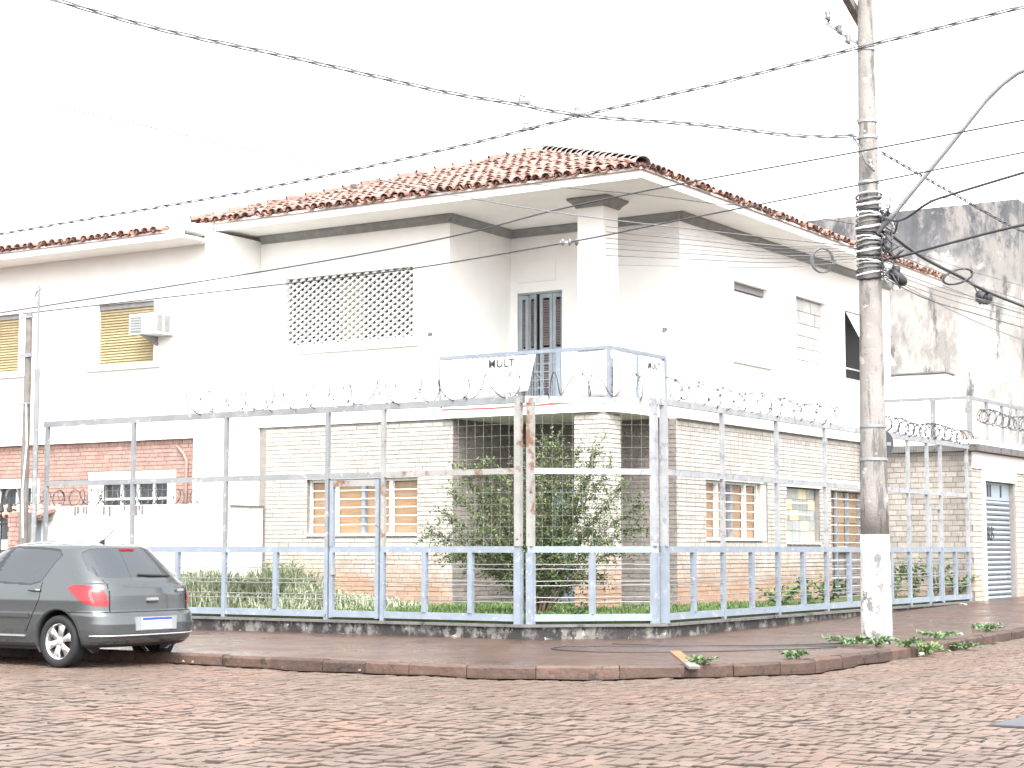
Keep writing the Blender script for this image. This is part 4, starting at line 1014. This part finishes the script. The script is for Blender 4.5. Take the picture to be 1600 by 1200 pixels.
for i, (a, b) in enumerate(zip((6.92, 6.83, 6.72, 6.63, 6.54, 6.42, 6.26), (5.63, 5.60, 5.56, 5.52, 5.49, 5.45, 5.41))):
    cable(('topmost', 'second from top', 'third from top', 'middle', 'third lowest', 'second lowest', 'lowest')[i] + ' thin telephone wire fanning from corner column to pole', [(.02, .05, a), (2.31, -1.04, a + (b - a) * .4 - .03), (4.08, -2.04, a + (b - a) * .74 - .04), (5.74, -2.98, b)], .006, ('steel', 'cable_grey', 'cable_grey')[i % 3])
cable('twisted cable descending from the pole along the right street', [(5.98,-2.59,7.01),(5.99,-0.67,6.95),(5.99,0.78,6.92),(6.0,3.2,6.86),(6.02,5.61,6.91)], .010, 'cable_grey', .02)
cable('slack black cable looping from the pole to the upper right', [(6.02,-2.86,6.05),(6.33,-3.11,5.91),(6.59,-3.33,5.88),(7.04,-3.7,5.98),(7.46,-4.04,5.99),(8.74,-5.1,5.95),(9.15,-5.44,5.93)], .018, 'cable')
cable('taut black cable from the pole to the right edge', [(6.19,-2.76,5.44),(7.94,-4.13,5.42),(8.99,-4.94,5.38)], .019, 'cable')
cable('thick dark cable carrying the hanging splice case', [(6.03,-2.56,5.87),(5.99,-1.43,5.76),(5.95,-0.36,5.71),(5.9,0.96,5.69),(5.85,2.39,5.64),(5.77,4.8,5.66),(5.7,6.6,5.68)], .028, 'cable')
cable('lowest thin wire from the pole along the right street', [(6.02,-2.57,5.19),(5.95,-0.68,5.13),(5.86,2.02,5.2),(5.69,6.59,5.34)], .010)
cable('pale thin wire second from the bottom right of the pole', [(6.02,-2.57,5.3),(5.93,-0.04,5.33),(5.84,2.58,5.45),(5.7,6.59,5.56)], .006)
cable('pale thin wire just below the cable with the splice case', [(6.02,-2.57,5.43),(6.01,-0.27,5.4),(6.0,2.59,5.4),(5.98,5.59,5.49)], .006)
for i, (z0, z1, lb) in enumerate(((5.62, 5.78, 'faint wire just above the flat cable loop'), (5.36, 5.62, 'faint wire ending above the splice case'), (5.25, 5.02, 'lowest faint wire sloping to the garage terrace'), (5.22, 5.46, 'faint wire crossing below the splice case'), (5.75, 6.05, 'faint wire crossing the black mould of the tall wall'))):
    cable(lb, [(6.0, -2.58, z0), (5.97, .3, z0 * .6 + z1 * .4 - .08), (5.9, 3.2, z0 * .25 + z1 * .75 - .06), (5.85, 6.2, z1)], .006)
def loop(label, c, ra, rb_, turns, r, m, tilt=0):
    c = Vector(c); pts = [c + rgt * ra * math.cos(a) * (1 + .04 * math.sin(a * 1.3)) + Vector((0, 0, 1)) * (rb_ * math.sin(a) + tilt * math.cos(a)) + fwd * .01 * math.sin(a * .7) + rgt * .012 * (a / 6.28) for a in [j * 2 * math.pi / 24 for j in range(24 * turns + 1)]]
    return tag(MB().tube(pts, r, 5).build('cable_coil', m, None, True), label, 'cable coil', 'coils of spare cable')
loop('round coil of spare cable hanging left of the pole', (5.09, -2.69, 5.52), .155, .175, 4, .010, 'cable_grey')
loop('flat loop of black cable on the line right of the pole', (5.84, .99, 5.70), .23, .11, 3, .014, 'cable', .06)
sp = thing('splice_case', (5.75, 2.6, 5.5), 'black splice case hanging from the thick cable at right', 'splice case')
c0 = Vector((5.75, 2.6, 5.56))
MB().tube([c0 - rgt * .13 + Vector((0, 0, .03)), c0 - rgt * .11 + Vector((0, 0, .03)), c0 + rgt * .08 - Vector((0, 0, .02)), c0 + rgt * .13 - Vector((0, 0, .03))], [.05, .10, .105, .06], 12).build('case', 'black', sp, True)
for k in (-.06, .0, .05): p = c0 + rgt * k; MB().tube([p - rgt * .012, p + rgt * .012], .115, 12).build('rib', 'cable', sp)
MB().tube([c0 - rgt * .1 + Vector((0, 0, .08)), c0 - rgt * .16 + Vector((0, 0, .2)), Vector((5.86, 2.1, 5.66))], .012, 5).build('hanger', 'cable', sp)
jb = thing('junction_case', (6.2, -2.6, 5.2), 'black junction case tied to the pole among loose leads', 'junction box')
c0 = Vector((6.18, -2.62, 5.20))
MB().tube([c0 - rgt * .10 + Vector((0, 0, .06)), c0 - rgt * .06 + Vector((0, 0, .06)), c0 + rgt * .10 - Vector((0, 0, .07)), c0 + rgt * .14 - Vector((0, 0, .1))], [.04, .085, .075, .03], 10).build('case', 'black', jb, True)
MB().tube([c0 - rgt * .05 + Vector((0, 0, .1)), c0 + rgt * .05 + Vector((0, 0, .1))], .06, 10).build('cap', 'cable', jb, True)
# line clamps where the two twisted cables meet
for lb, c0, q in (('upper small line clamp on the sagging twisted cable', (2.75, -6.95, 7.24), 1), ('line clamp where the two twisted cables cross', (3.22, -6.32, 7.14), 1), ('lower line clamp on the rising twisted cable', (1.5, -4.85, 7.46), 1)):
    c0 = Vector(c0); t = thing('line_clamp', c0, lb, 'clamp', 'line clamps')
    MB().bar(c0 - rgt * .09, c0 + rgt * .09, .03, .04).build('body', 'cable_grey', t); MB().tube([c0 - rgt * .06, c0 - rgt * .05 + Vector((0, 0, .09)), c0 + rgt * .02 + Vector((0, 0, .07))], .013, 5).build('bolt', 'cable_grey', t)
ib = thing('wire_spreader', (1.99, -4.5, 5.81), 'small insulated wire spreader on the wire in front of the column', 'insulator')
c0 = Vector((1.99, -4.5, 5.81))
MB().bar(c0 - rgt * .14, c0 + rgt * .14, .02, .03).build('bar', 'steel', ib)
for k in (-.1, 0, .1): p = c0 + rgt * k; MB().tube([p - Vector((0, 0, .05)), p - Vector((0, 0, .02)), p + Vector((0, 0, .02)), p + Vector((0, 0, .05))], [.012, .03, .03, .012], 8).build('spool', 'porcelain', ib, True)

# ------------------------------------------------------------------ shrub and weeds
def leaf_at(mb, p, d, n, L, w, r):
    d = d.normalized(); s = d.cross(n)
    if s.length < 1e-3: return
    s.normalize(); mb.cur = r.uniform(-.5, .5); k = len(mb.v); q = p + d * L; m_ = p + d * L * .45; u = s.cross(d) * (L * .10)
    mb.v += [tuple(p), tuple(m_ + s * w + u), tuple(q), tuple(m_ - s * w + u)]; mb.f += [(k, k + 1, k + 2), (k, k + 2, k + 3)]; mb.t += [mb.cur] * 2
def rv(r, a=1): return Vector((r.uniform(-a, a), r.uniform(-a, a), r.uniform(-a, a)))
sh = thing('shrub', (.28, -2.65, .4), 'large arching green shrub behind the corner fence panel', 'shrub')
r = random.Random(21); base = Vector((.28, -2.65, .38)); fol = MB()
tg = [(-1.62, 1.62), (-1.45, 1.95), (-1.30, 2.30), (-1.15, 2.62), (-.85, 2.72), (-.55, 2.62), (-.20, 2.88), (.12, 3.02), (.30, 3.10), (.62, 2.85), (.9, 2.92), (1.15, 2.62), (1.40, 2.35), (1.62, 2.05), (1.60, 1.72), (1.35, 1.35), (1.05, .95), (-1.3, 1.25), (-.9, 1.9), (-.5, 2.1), (.2, 2.3), (.6, 2.1), (.95, 1.9), (-.3, 1.4), (.3, 1.2), (0, 1.0), (.15, 1.7), (-.15, 1.9), (.45, 1.5), (-.4, .95), (.35, .85), (-1.5, 1.4), (.0, 2.5), (.75, 2.4), (-.7, 2.3), (-.1, 1.3), (.1, .8), (.25, 1.0)]
for k, (lr, z) in enumerate(tg):
    dp = r.uniform(-.75, .75); T = Vector((base.x, base.y, 0)) + rgt * lr + fwd * dp + Vector((0, 0, z + .03))
    b0 = base + rgt * r.uniform(-.16, .16) + fwd * r.uniform(-.16, .16)
    m1 = b0.lerp(T, .45) + Vector((0, 0, .30 + .12 * abs(lr))); N = 14
    pts = [b0 * (1 - t) ** 2 + m1 * 2 * t * (1 - t) + T * t * t for t in [i / N for i in range(N + 1)]]
    MB().tube(pts, [max(.003, (.020 if k % 3 else .028) * (1 - .9 * i / N)) for i in range(N + 1)], 5).build('branch', 'bark', sh, True)
    L = sum((pts[i + 1] - pts[i]).length for i in range(N)); nt = int(L / .028)
    for j in range(nt):
        t = .22 + .78 * (j + r.random()) / nt; i = min(N - 1, int(t * N)); p = pts[i].lerp(pts[i + 1], t * N - i); d = (pts[i + 1] - pts[i]).normalized()
        out = rgt * (.5 * lr) + fwd * (.6 * dp)
        td = (d * .6 + rv(r, .8) + out * .25 + Vector((0, 0, r.uniform(-.25, .35)))).normalized(); tl = r.uniform(.12, .36); ne = int(tl / .017); q = p.copy()
        for e in range(ne):
            td = (td + Vector((0, 0, -.03)) + rv(r, .08)).normalized(); q = q + td * .017
            ld = (td * .5 + rv(r, 1)).normalized(); leaf_at(fol, q, ld, rv(r) + Vector((0, 0, .8)), r.uniform(.032, .060), r.uniform(.010, .017), r)
fol.build('foliage', 'leaf', sh, fix=False)
def plant(label, loc, h, n, spread, ls, m, seed, group=None, name='weed', cat='weed', flat=0):
    r = random.Random(seed); b = Vector(loc); t = thing(name, b, label, cat, group); mb, st_ = MB(), MB()
    for i in range(n):
        a = r.uniform(0, 6.28); l = r.uniform(.4, 1) * spread; top = b + Vector((math.cos(a) * l, math.sin(a) * l, h * r.uniform(.5, 1) * (1 - flat * .6)))
        mid = b.lerp(top, .5) + Vector((0, 0, h * .2)); pts = [b, b.lerp(mid, .6), mid, mid.lerp(top, .6), top]; st_.tube(pts, .004, 4, False)
        for j in range(9):
            tt = .2 + .8 * j / 8; p = pts[0].lerp(mid, tt * 2) if tt < .5 else mid.lerp(top, tt * 2 - 1)
            leaf_at(mb, p, rv(r) + Vector((math.cos(a), math.sin(a), .2)), Vector((0, 0, 1)) + rv(r, .5), ls * r.uniform(.6, 1.2), ls * .28, r)
    st_.build('stems', 'leaf_pale', t, fix=False); mb.build('leaves', m, t, fix=False)
plant('small bright yellow-green plant at the corner fence foot', (1.80, -3.95, .38), .28, 12, .22, .07, 'leaf_pale', 31)
for i, (x, y, hh, lb) in enumerate([(2.2, 2.2, .42, 'leafy weed inside the right fence, nearest the frosted window'), (2.3, 3.3, .55, 'bushy weed inside the right fence below the entrance'), (2.2, 4.3, .50, 'leafy weed hidden behind the whitewashed pole base'),
        (2.35, 6.4, .75, 'tall leafy weed inside the fence right of the pole'), (2.3, 7.4, .80, 'bright leafy weed left of the narrow pale gate'), (2.3, 8.5, .85, 'leafy weed behind the narrow pale gate'), (2.4, 9.5, .95, 'tall weed beside the garage brick corner'), (2.55, 10.4, .55, 'weed spilling out under the fence end at the garage')]):
    plant(lb, (x, y, .38), hh, 16, .42, .12, 'leaf_pale' if i % 2 else 'grass', 40 + i, 'weeds inside the right fence')
gz = lambda x, y: rise(y) + .125
for i, (x, y, hh, sp_, lb) in enumerate([(5.75, -3.55, .16, .35, 'low weed patch at the left foot of the pole'), (6.15, -3.55, .18, .30, 'weed clump on the kerb right before the pole'), (6.55, -3.6, .16, .32, 'spreading weed over the broken kerb at the pole'),
        (6.78, -3.3, .20, .30, 'dark leafy weed hanging over the kerb into the road'), (6.35, -1.6, .14, .35, 'thin weed patch on the pavement right of the pole'), (6.3, .6, .14, .28, 'small weed on the far right pavement edge'), (6.75, -1.9, .08, .3, 'flat weed in the gutter right of the pole'), (5.95, -8.35, .10, .18, 'tiny weed beside the yellow plank on the kerb'), (6.3, -6.6, .10, .18, 'tiny weed on the curved kerb between plank and pole')]):
    plant(lb, (x, y, gz(x, y) - (.1 if 'gutter' in lb or 'into the road' in lb else 0)), hh, 16, sp_, .07, 'leaf_pale' if i != 3 else 'grass', 60 + i, 'weeds along the kerb', flat=.6)
# ------------------------------------------------------------------ small things on the pavement and road
t = thing('plank', (5.8, -8.4, .12), 'short yellowish broken plank lying on the kerb', 'plank')
MB().bar((5.82, -8.45, .165), (5.58, -8.265, .25), .13, .03).build('board', 'plank', t); MB().bar((5.99, -8.58, .105), (5.825, -8.454, .163), .14, .03).build('broken_end', 'oldwood', t)
def ground_cable(label, pts, rr=.008):
    return tag(MB().tube(smooth([(x, y, rise(y) + .136) for x, y in pts]), rr, 5).build('fallen_cable', 'cable', None, True), label, 'cable', 'fallen cables on the pavement')
ground_cable('fallen black cable looping across the pavement left of the pole', [(5.75, -3.2), (4.6, -4.6), (3.5, -5.4), (2.85, -5.95), (2.95, -6.6), (3.7, -6.9), (4.7, -6.3), (5.5, -5.2), (5.9, -4.3)])
ground_cable('fallen black cable running straight to the pole foot', [(3.0, -5.1), (3.8, -5.0), (4.6, -4.6), (5.3, -4.2), (6.0, -4.0)])
for i, (x, y, lb, z) in enumerate([(6.95, -4.05, 'white crumpled litter in the gutter right of the pole', .06), (6.2, -.3, 'pale litter scrap on the right pavement', .15), (-.2, -10.05, 'small white pebble in the gutter behind the car', .05), (-.02, -10.08, 'second small pale pebble in the gutter behind the car', .05), (.3, -4.95, 'white crumpled scrap at the plinth foot', .15), (2.6, -10.2, 'tiny pale stone in the gutter below the corner', .05), (3.05, 9.2, 'long white scrap on the pavement near the pale gate', .30)]):
    rr = random.Random(90 + i); b = bmesh.new(); bmesh.ops.create_icosphere(b, subdivisions=2, radius=.018 if 'pebble' in lb or 'tiny' in lb else .05)
    for v in b.verts: v.co *= rr.uniform(.6, 1.2); v.co.z *= .7; v.co.x *= 2.2 if 'long' in lb else 1
    me = bpy.data.meshes.new('litter'); b.to_mesh(me); b.free(); me.materials.append(M['litter']); tag(put('litter', me, None, (x, y, z)), lb, 'litter', 'litter scraps')
ic = thing('iron_cover', (10.5, -12.2, 0), 'dark flat iron cover in the cobbles at the right edge', 'cover')
bx('plate', 'plate_iron', ic, 10.48, 11.5, -12.26, -11.2, -.03, .016); bx('rim', 'black', ic, 10.44, 11.54, -12.30, -11.16, -.03, .008)

# ------------------------------------------------------------------ car
CAR = thing('car', (-1.9, -10.31, 0), 'dark grey hatchback parked at the kerb, seen from its rear corner', 'car')
XR, YC, YAW = -.36, -10.36, R(0)
ip = lambda z, t: float(np.interp(z, [a for a, b in t], [b for a, b in t]))
XRt = [(.20, .34), (.245, .16), (.27, .09), (.32, .03), (.40, .0), (.52, .0), (.62, .02), (.655, .045), (.67, .072), (.75, .078), (.86, .085), (.95, .105), (1.02, .145), (1.06, .18), (1.20, .315), (1.35, .47), (1.42, .545), (1.45, .60), (1.475, .78), (1.495, 1.1), (1.508, 1.5), (1.515, 1.75)]
XFt = [(.20, 4.08), (.3, 4.18), (.45, 4.2), (.58, 4.16), (.70, 4.06), (.78, 3.85), (.86, 3.55), (.93, 3.2), (1.0, 3.02), (1.2, 2.68), (1.38, 2.33), (1.45, 2.14), (1.49, 1.97), (1.515, 1.80)]
Wt = [(.20, .79), (.26, .83), (.36, .855), (.45, .868), (.56, .872), (.62, .876), (.66, .873), (.8, .870), (.90, .855), (.96, .832), (1.02, .805), (1.2, .725), (1.36, .652), (1.41, .622), (1.45, .575), (1.475, .50), (1.495, .38), (1.508, .22), (1.515, .05)]
zl = list(np.arange(.245, 1.44, .010)) + list(np.linspace(1.44, 1.515, 12))
K1, K2, K3 = 72, 190, 30
def outline(z):
    xr, xf, w = ip(z, XRt), ip(z, XFt), ip(z, Wt); L = xf - xr
    Lr, Lf = min(.52, .42 * L), min(1.1, .5 * L); n = 3.6 if z < 1.0 else 3.2
    ph = np.linspace(0, math.pi / 2, 400); y = w * np.sin(ph) ** (2 / n); x = xr + Lr * (1 - np.cos(ph) ** (2 / n))
    x = x + .05 * (y / max(w, .01)) ** 2 * 0
    s = np.concatenate([[0], np.cumsum(np.hypot(np.diff(x), np.diff(y)))]); q = np.linspace(0, s[-1], K1)
    X = [np.interp(q, s, x)]; Y = [np.interp(q, s, y)]
    X.append(np.linspace(xr + Lr, xf - Lf, K2 + 2)[1:-1]); Y.append(np.full(K2, w))
    ph = np.linspace(math.pi / 2, 0, K3); X.append(xf - Lf * (1 - np.cos(ph) ** (2 / 3))); Y.append(w * np.sin(ph) ** (2 / 3))
    X, Y = np.concatenate(X), np.concatenate(Y); U = np.concatenate([[0], np.cumsum(np.hypot(np.diff(X), np.diff(Y)))])
    return X, Y, U
G = [outline(z) for z in zl]; NU = K1 + K2 + K3
def inside(poly, x, y):
    c = False; n = len(poly)
    for i in range(n):
        x0, y0 = poly[i]; x1, y1 = poly[i - 1]
        if (y0 > y) != (y1 > y) and x < (x1 - x0) * (y - y0) / (y1 - y0) + x0: c = not c
    return c
XW, XWF, ZW, RA = .78, 3.39, .315, .375
SIDE_W = [(1.0, 1.27), (.93, 1.33), (1.0, 1.385), (1.2, 1.405), (1.84, 1.425), (1.99, 1.02), (1.30, .995), (1.14, 1.03)]
SIDE_F = [(1.93, 1.425), (2.3, 1.36), (2.95, 1.01), (2.08, 1.02)]
REAR_W = [(0, 1.425), (.30, 1.42), (.52, 1.405), (.60, 1.365), (.645, 1.28), (.69, 1.16), (.675, 1.085), (.58, 1.062), (0, 1.062)]
TAIL = [(.66, .735), (.84, .735), (.98, .775), (1.12, .865), (1.20, .955), (1.10, .982), (.95, .985), (.80, .968), (.72, .92), (.68, .84)]
TAILP = [(.83, .765), (.86, .765), (.90, .86), (.875, .945), (.845, .93), (.865, .86)]  # outline of the painted reflection stripe within each tail light
def classify(x, y, z, u):
    if y > .45 and ((x - XW) ** 2 + (z - ZW) ** 2 < RA ** 2 or (x - XWF) ** 2 + (z - ZW) ** 2 < RA ** 2): return None
    if y > .3 and x > .6 and z > .95 and (inside(SIDE_W, x, z) or inside(SIDE_F, x, z)): return 'glass'
    if z > 1.04 and x < .75 and inside(REAR_W, y, z): return 'rear'
    if .7 < z < 1.0 and u < 1.4 and x < 1:
        if inside(TAILP, u, z): return 'lens'
        if inside(TAIL, u, z): return 'tail'
    if x < .9 and u < 1.35 and .653 < z < .667: return 'seam'
    if u < 1 and .667 < z < 1.05 and abs(u - (.655 + .05 * max(0, z - .98))) < .006: return 'seam'
    if y > .5 and .30 < z < 1.42 and .9 < x < 2.2:
        if abs(x - 2.02 + (.16 * (z - 1.0) if z > 1.0 else 0)) < .006: return 'seam'
        if z > .42 and abs(x - (1.10 + (.0 if z > .8 else .22 * (.8 - z) / .4))) < .006 and z < 1.02: return 'seam'
    if y > .5 and 1.34 < z < 1.44 and 1.84 <= x <= 1.93: return 'trim'
    if y > .3 and x > .6 and z > .93:
        for dx, dz in ((.022, 0), (-.022, 0), (0, .022), (0, -.022)):
            if inside(SIDE_W, x + dx, z + dz) or inside(SIDE_F, x + dx, z + dz): return 'trim'
    if z > 1.0 and 1.84 - .0 < x < 2.09 and y > .3 and z < 1.43: return 'trim'
    if z < .285: return 'trim'
    return 'body'
pools = {k: MB() for k in ('body', 'glass', 'rear', 'tail', 'lens', 'seam', 'trim')}
inset = {'glass': .006, 'rear': .004, 'seam': .010, 'trim': .003, 'tail': -.006, 'lens': -.007, 'body': 0}
idx = {k: {} for k in pools}
def cw_(x, y, z):
    X, Y = -x, y; return (XR + X * math.cos(YAW) - Y * math.sin(YAW), YC + X * math.sin(YAW) + Y * math.cos(YAW), z)
def vid(k, i, j, sg):
    key = (i, j, sg)
    if key not in idx[k]:
        X, Y, U = G[j]; x, y, z = X[i], Y[i], zl[j]; d = inset[k]
        if d:
            i0, i1 = max(0, i - 1), min(NU - 1, i + 1); tx, ty = X[i1] - X[i0], Y[i1] - Y[i0]; l = math.hypot(tx, ty) or 1; x, y = x + ty / l * d, y - tx / l * d
            if i == 0: y = Y[i]
        idx[k][key] = len(pools[k].v); pools[k].v.append(cw_(x, y * sg, z))
    return idx[k][key]
for j in range(len(zl) - 1):
    X, Y, U = G[j]; z = (zl[j] + zl[j + 1]) / 2
    for i in range(NU - 1):
        x = (X[i] + X[i + 1]) / 2; y = (Y[i] + Y[i + 1]) / 2; u = (U[i] + U[i + 1]) / 2; k = classify(x, y, z, u)
        if not k: continue
        for sg in (-1, 1):
            q = [vid(k, i, j, sg), vid(k, i + 1, j, sg), vid(k, i + 1, j + 1, sg), vid(k, i, j + 1, sg)]
            if sg == 1: q.reverse()
            pools[k].f.append(tuple(q)); pools[k].t.append(0)
# roof cap
X, Y, U = G[-1]
pools['body'].f.append(tuple([vid('body', i, len(zl) - 1, -1) for i in range(NU)] + [vid('body', i, len(zl) - 1, 1) for i in range(NU - 2, 0, -1)])); pools['body'].t.append(0)
body = pools['body'].build('body', 'paint', CAR, True)
pools['glass'].build('side_window', 'car_glass', CAR, True); pools['rear'].build('rear_window', 'car_glass', CAR, True)
def halves(name, m, k):
    for sg in (-1, 1):
        mb = MB(); mp = {}; o = pools[k]
        ymid = YC
        for f in o.f:
            cy = sum(o.v[i][1] for i in f) / len(f)
            if (cy < ymid) == (sg < 0):
                for i in f:
                    if i not in mp: mp[i] = len(mb.v); mb.v.append(o.v[i])
                mb.f.append(tuple(mp[i] for i in f)); mb.t.append(0)
        p = mb.build(name, m, CAR, True); yield p
tl = list(halves('tail_light', 'red_lens', 'tail'))
for p, sg in zip(tl, (-1, 1)):
    mb = MB(); o = pools['lens']; mp = {}
    for f in o.f:
        cy = sum(o.v[i][1] for i in f) / len(f)
        if (cy < YC) == (sg < 0):
            for i in f:
                if i not in mp: mp[i] = len(mb.v); mb.v.append(o.v[i])
            mb.f.append(tuple(mp[i] for i in f)); mb.t.append(0)
    mb.build('reflect_strip', 'lens_reflect', p, True)
pools['seam'].build('panel_gap', 'black', CAR, True); pools['trim'].build('window_trim', 'black', CAR, True)
cb = lambda name, m, par, x0, x1, y0, y1, z0, z1: bx(name, m, par, XR - x1, XR - x0, YC + y0, YC + y1, z0, z1)
cb('underbody', 'black', CAR, 1.2, 4.0, -.70, .70, .20, .5); cb('rear_floor', 'black', CAR, .25, 1.2, -.55, .55, .34, .5)
bs = MB().tube([cw_(x_, y_ * s_, .385) for x_, y_, s_ in ([(a, b, -1) for a, b in zip(outline(.385)[0][8:K1 - 14:4][::-1] - .004, outline(.385)[1][8:K1 - 14:4][::-1] + .003)] + [(-.004, 0, 1)] + [(a, b, 1) for a, b in zip(outline(.385)[0][8:K1 - 14:4] - .004, outline(.385)[1][8:K1 - 14:4] + .003)])], .011, 5).build('crease_highlight', 'chrome', CAR, True)  # pale tube put in as the highlight along the bumper crease
cb('cabin_filler', 'black', CAR, .6, 3.0, -.55, .55, .5, 1.02)
pp = cb('plate_recess', 'chrome', CAR, -.006, .03, -.345, .345, .44, .60)
cb('number_plate', 'plate', pp, -.014, -.007, -.25, .25, .455, .585); cb('plate_strip', 'plate_blue', pp, -.0165, -.0145, -.25, .25, .560, .586)
hd = cb('tailgate_handle', 'chrome', CAR, .055, .085, -.09, .09, .79, .825); cb('handle_recess', 'black', hd, .060, .083, -.08, .08, .762, .789)
cb('badge', 'chrome', CAR, .068, .082, .44, .54, .895, .925)
MB().tube([cw_(ip(1.10, XRt) - .012, -.12, 1.10), cw_(ip(1.088, XRt) - .016, .12, 1.088), cw_(ip(1.082, XRt) + .002, .42, 1.082)], [.014, .020, .012], 6).build('wiper', 'black', CAR)
cb('brake_light', 'red_lens', CAR, .505, .56, -.11, .11, 1.388, 1.412)
an = MB().tube([cw_(.95, 0, 1.478), cw_(.93, 0, 1.50), cw_(.90, 0, 1.525)], [.035, .028, .01], 8).build('antenna', 'black', CAR); MB().tube([cw_(.91, 0, 1.515), cw_(.74, 0, 1.64)], .007, 5).build('rod', 'black', an)
for sg in (-1, 1):
    h_ = MB().tube([cw_(1.27, sg * .862, .915), cw_(1.25, sg * .892, .918), cw_(1.12, sg * .892, .918), cw_(1.10, sg * .862, .915)], .014, 6).build('door_handle', 'paint', CAR)
    MB().bar(cw_(1.25, sg * .880, .615), cw_(3.0, sg * .880, .615), .02, .045).build('rub_strip', 'paint', CAR)
    MB().bar(cw_(1.32, sg * .864, .37), cw_(3.0, sg * .864, .37), .02, .02).build('sill_trim', 'chrome', CAR)
    for xw in (XW, XWF):
        mb = MB(); n = 30; a = [math.pi * (-.12 + 1.24 * i / n) for i in range(n + 1)]
        for q in a:
            z_ = ZW + RA * math.sin(q); w_ = ip(max(.2, z_), Wt); x_ = xw + RA * math.cos(q)
            if x_ < .6: 
                X, Y, U = outline(max(.2, z_)); w_ = float(np.interp(x_, X[:K1 + 20], Y[:K1 + 20]))
            mb.v += [cw_(x_, sg * (w_ + .006), z_), cw_(xw + (RA + .022) * math.cos(q), sg * (w_ + .004), ZW + (RA + .022) * math.sin(q)), cw_(xw + (RA - .004) * math.cos(q), sg * (w_ - .06), ZW + (RA - .004) * math.sin(q)), cw_(xw + (RA - .004) * math.cos(q), sg * .52, ZW + (RA - .004) * math.sin(q))]
        arch = MB(); arch.v = mb.v
        for i in range(n): k = i * 4; arch.f += [(k, k + 1, k + 5, k + 4), (k, k + 2, k + 6, k + 4)]; arch.t += [0, 0]
        arch.build('wheel_arch', 'paint', CAR, True)
        liner = MB(); liner.v = mb.v
        for i in range(n): k = i * 4; liner.f.append((k + 2, k + 3, k + 7, k + 6)); liner.t.append(0)
        liner.build('wheel_liner', 'black', CAR, True)
# wheels
def lathe(prof_, n, axis_pt, sg):
    mb = MB(); m_ = len(prof_)
    for j in range(n):
        a = 2 * math.pi * j / n
        for rr, yy in prof_: mb.v.append((axis_pt[0] + rr * math.cos(a), axis_pt[1] + sg * yy, axis_pt[2] + rr * math.sin(a)))
    for j in range(n):
        for i in range(m_ - 1): a, b = j * m_ + i, ((j + 1) % n) * m_ + i; mb.f.append((a, a + 1, b + 1, b)); mb.t.append(0)
    return mb
for xw in (XW, XWF):
    for sg in (-1, 1):
        c = cw_(xw, sg * .755, .312); s2_ = sg
        ty = lathe([(.205, -.09), (.225, -.095), (.285, -.10), (.306, -.085), (.312, -.05), (.312, .05), (.306, .085), (.285, .10), (.225, .098), (.212, .085)], 44, c, s2_).build('wheel', 'rubber', CAR, True)
        lathe([(.212, .085), (.206, .080), (.198, .055), (.192, -.08)], 44, c, s2_).build('rim', 'alloy', ty, True)
        lathe([(.195, .015), (.02, .015), (.0, .015)], 32, c, s2_).build('brake_disc', 'black', ty)
        lathe([(.0, .075), (.028, .075), (.055, .070), (.062, .045)], 24, c, s2_).build('hub', 'alloy', ty, True)
        for k in range(6):
            a = k * math.pi / 3 + .3; sp_ = MB(); ca, sa = math.cos(a), math.sin(a)
            def Q(rr, tt, yy): return (c[0] + rr * ca - tt * sa, c[1] + s2_ * yy, c[2] + rr * sa + tt * ca)
            sp_.add([Q(.04, -.030, .068), Q(.04, .030, .068), Q(.125, .036, .078), Q(.125, -.036, .078), Q(.203, .058, .074), Q(.203, -.058, .074), Q(.04, -.026, .03), Q(.04, .026, .03), Q(.125, .028, .03), Q(.125, -.028, .03), Q(.20, .046, .03), Q(.20, -.046, .03)],
                    [(0, 1, 2, 3), (3, 2, 4, 5), (6, 9, 8, 7), (9, 11, 10, 8), (0, 6, 7, 1), (1, 7, 8, 2), (2, 8, 10, 4), (4, 10, 11, 5), (5, 11, 9, 3), (3, 9, 6, 0)]).build('spoke', 'alloy', ty, True)
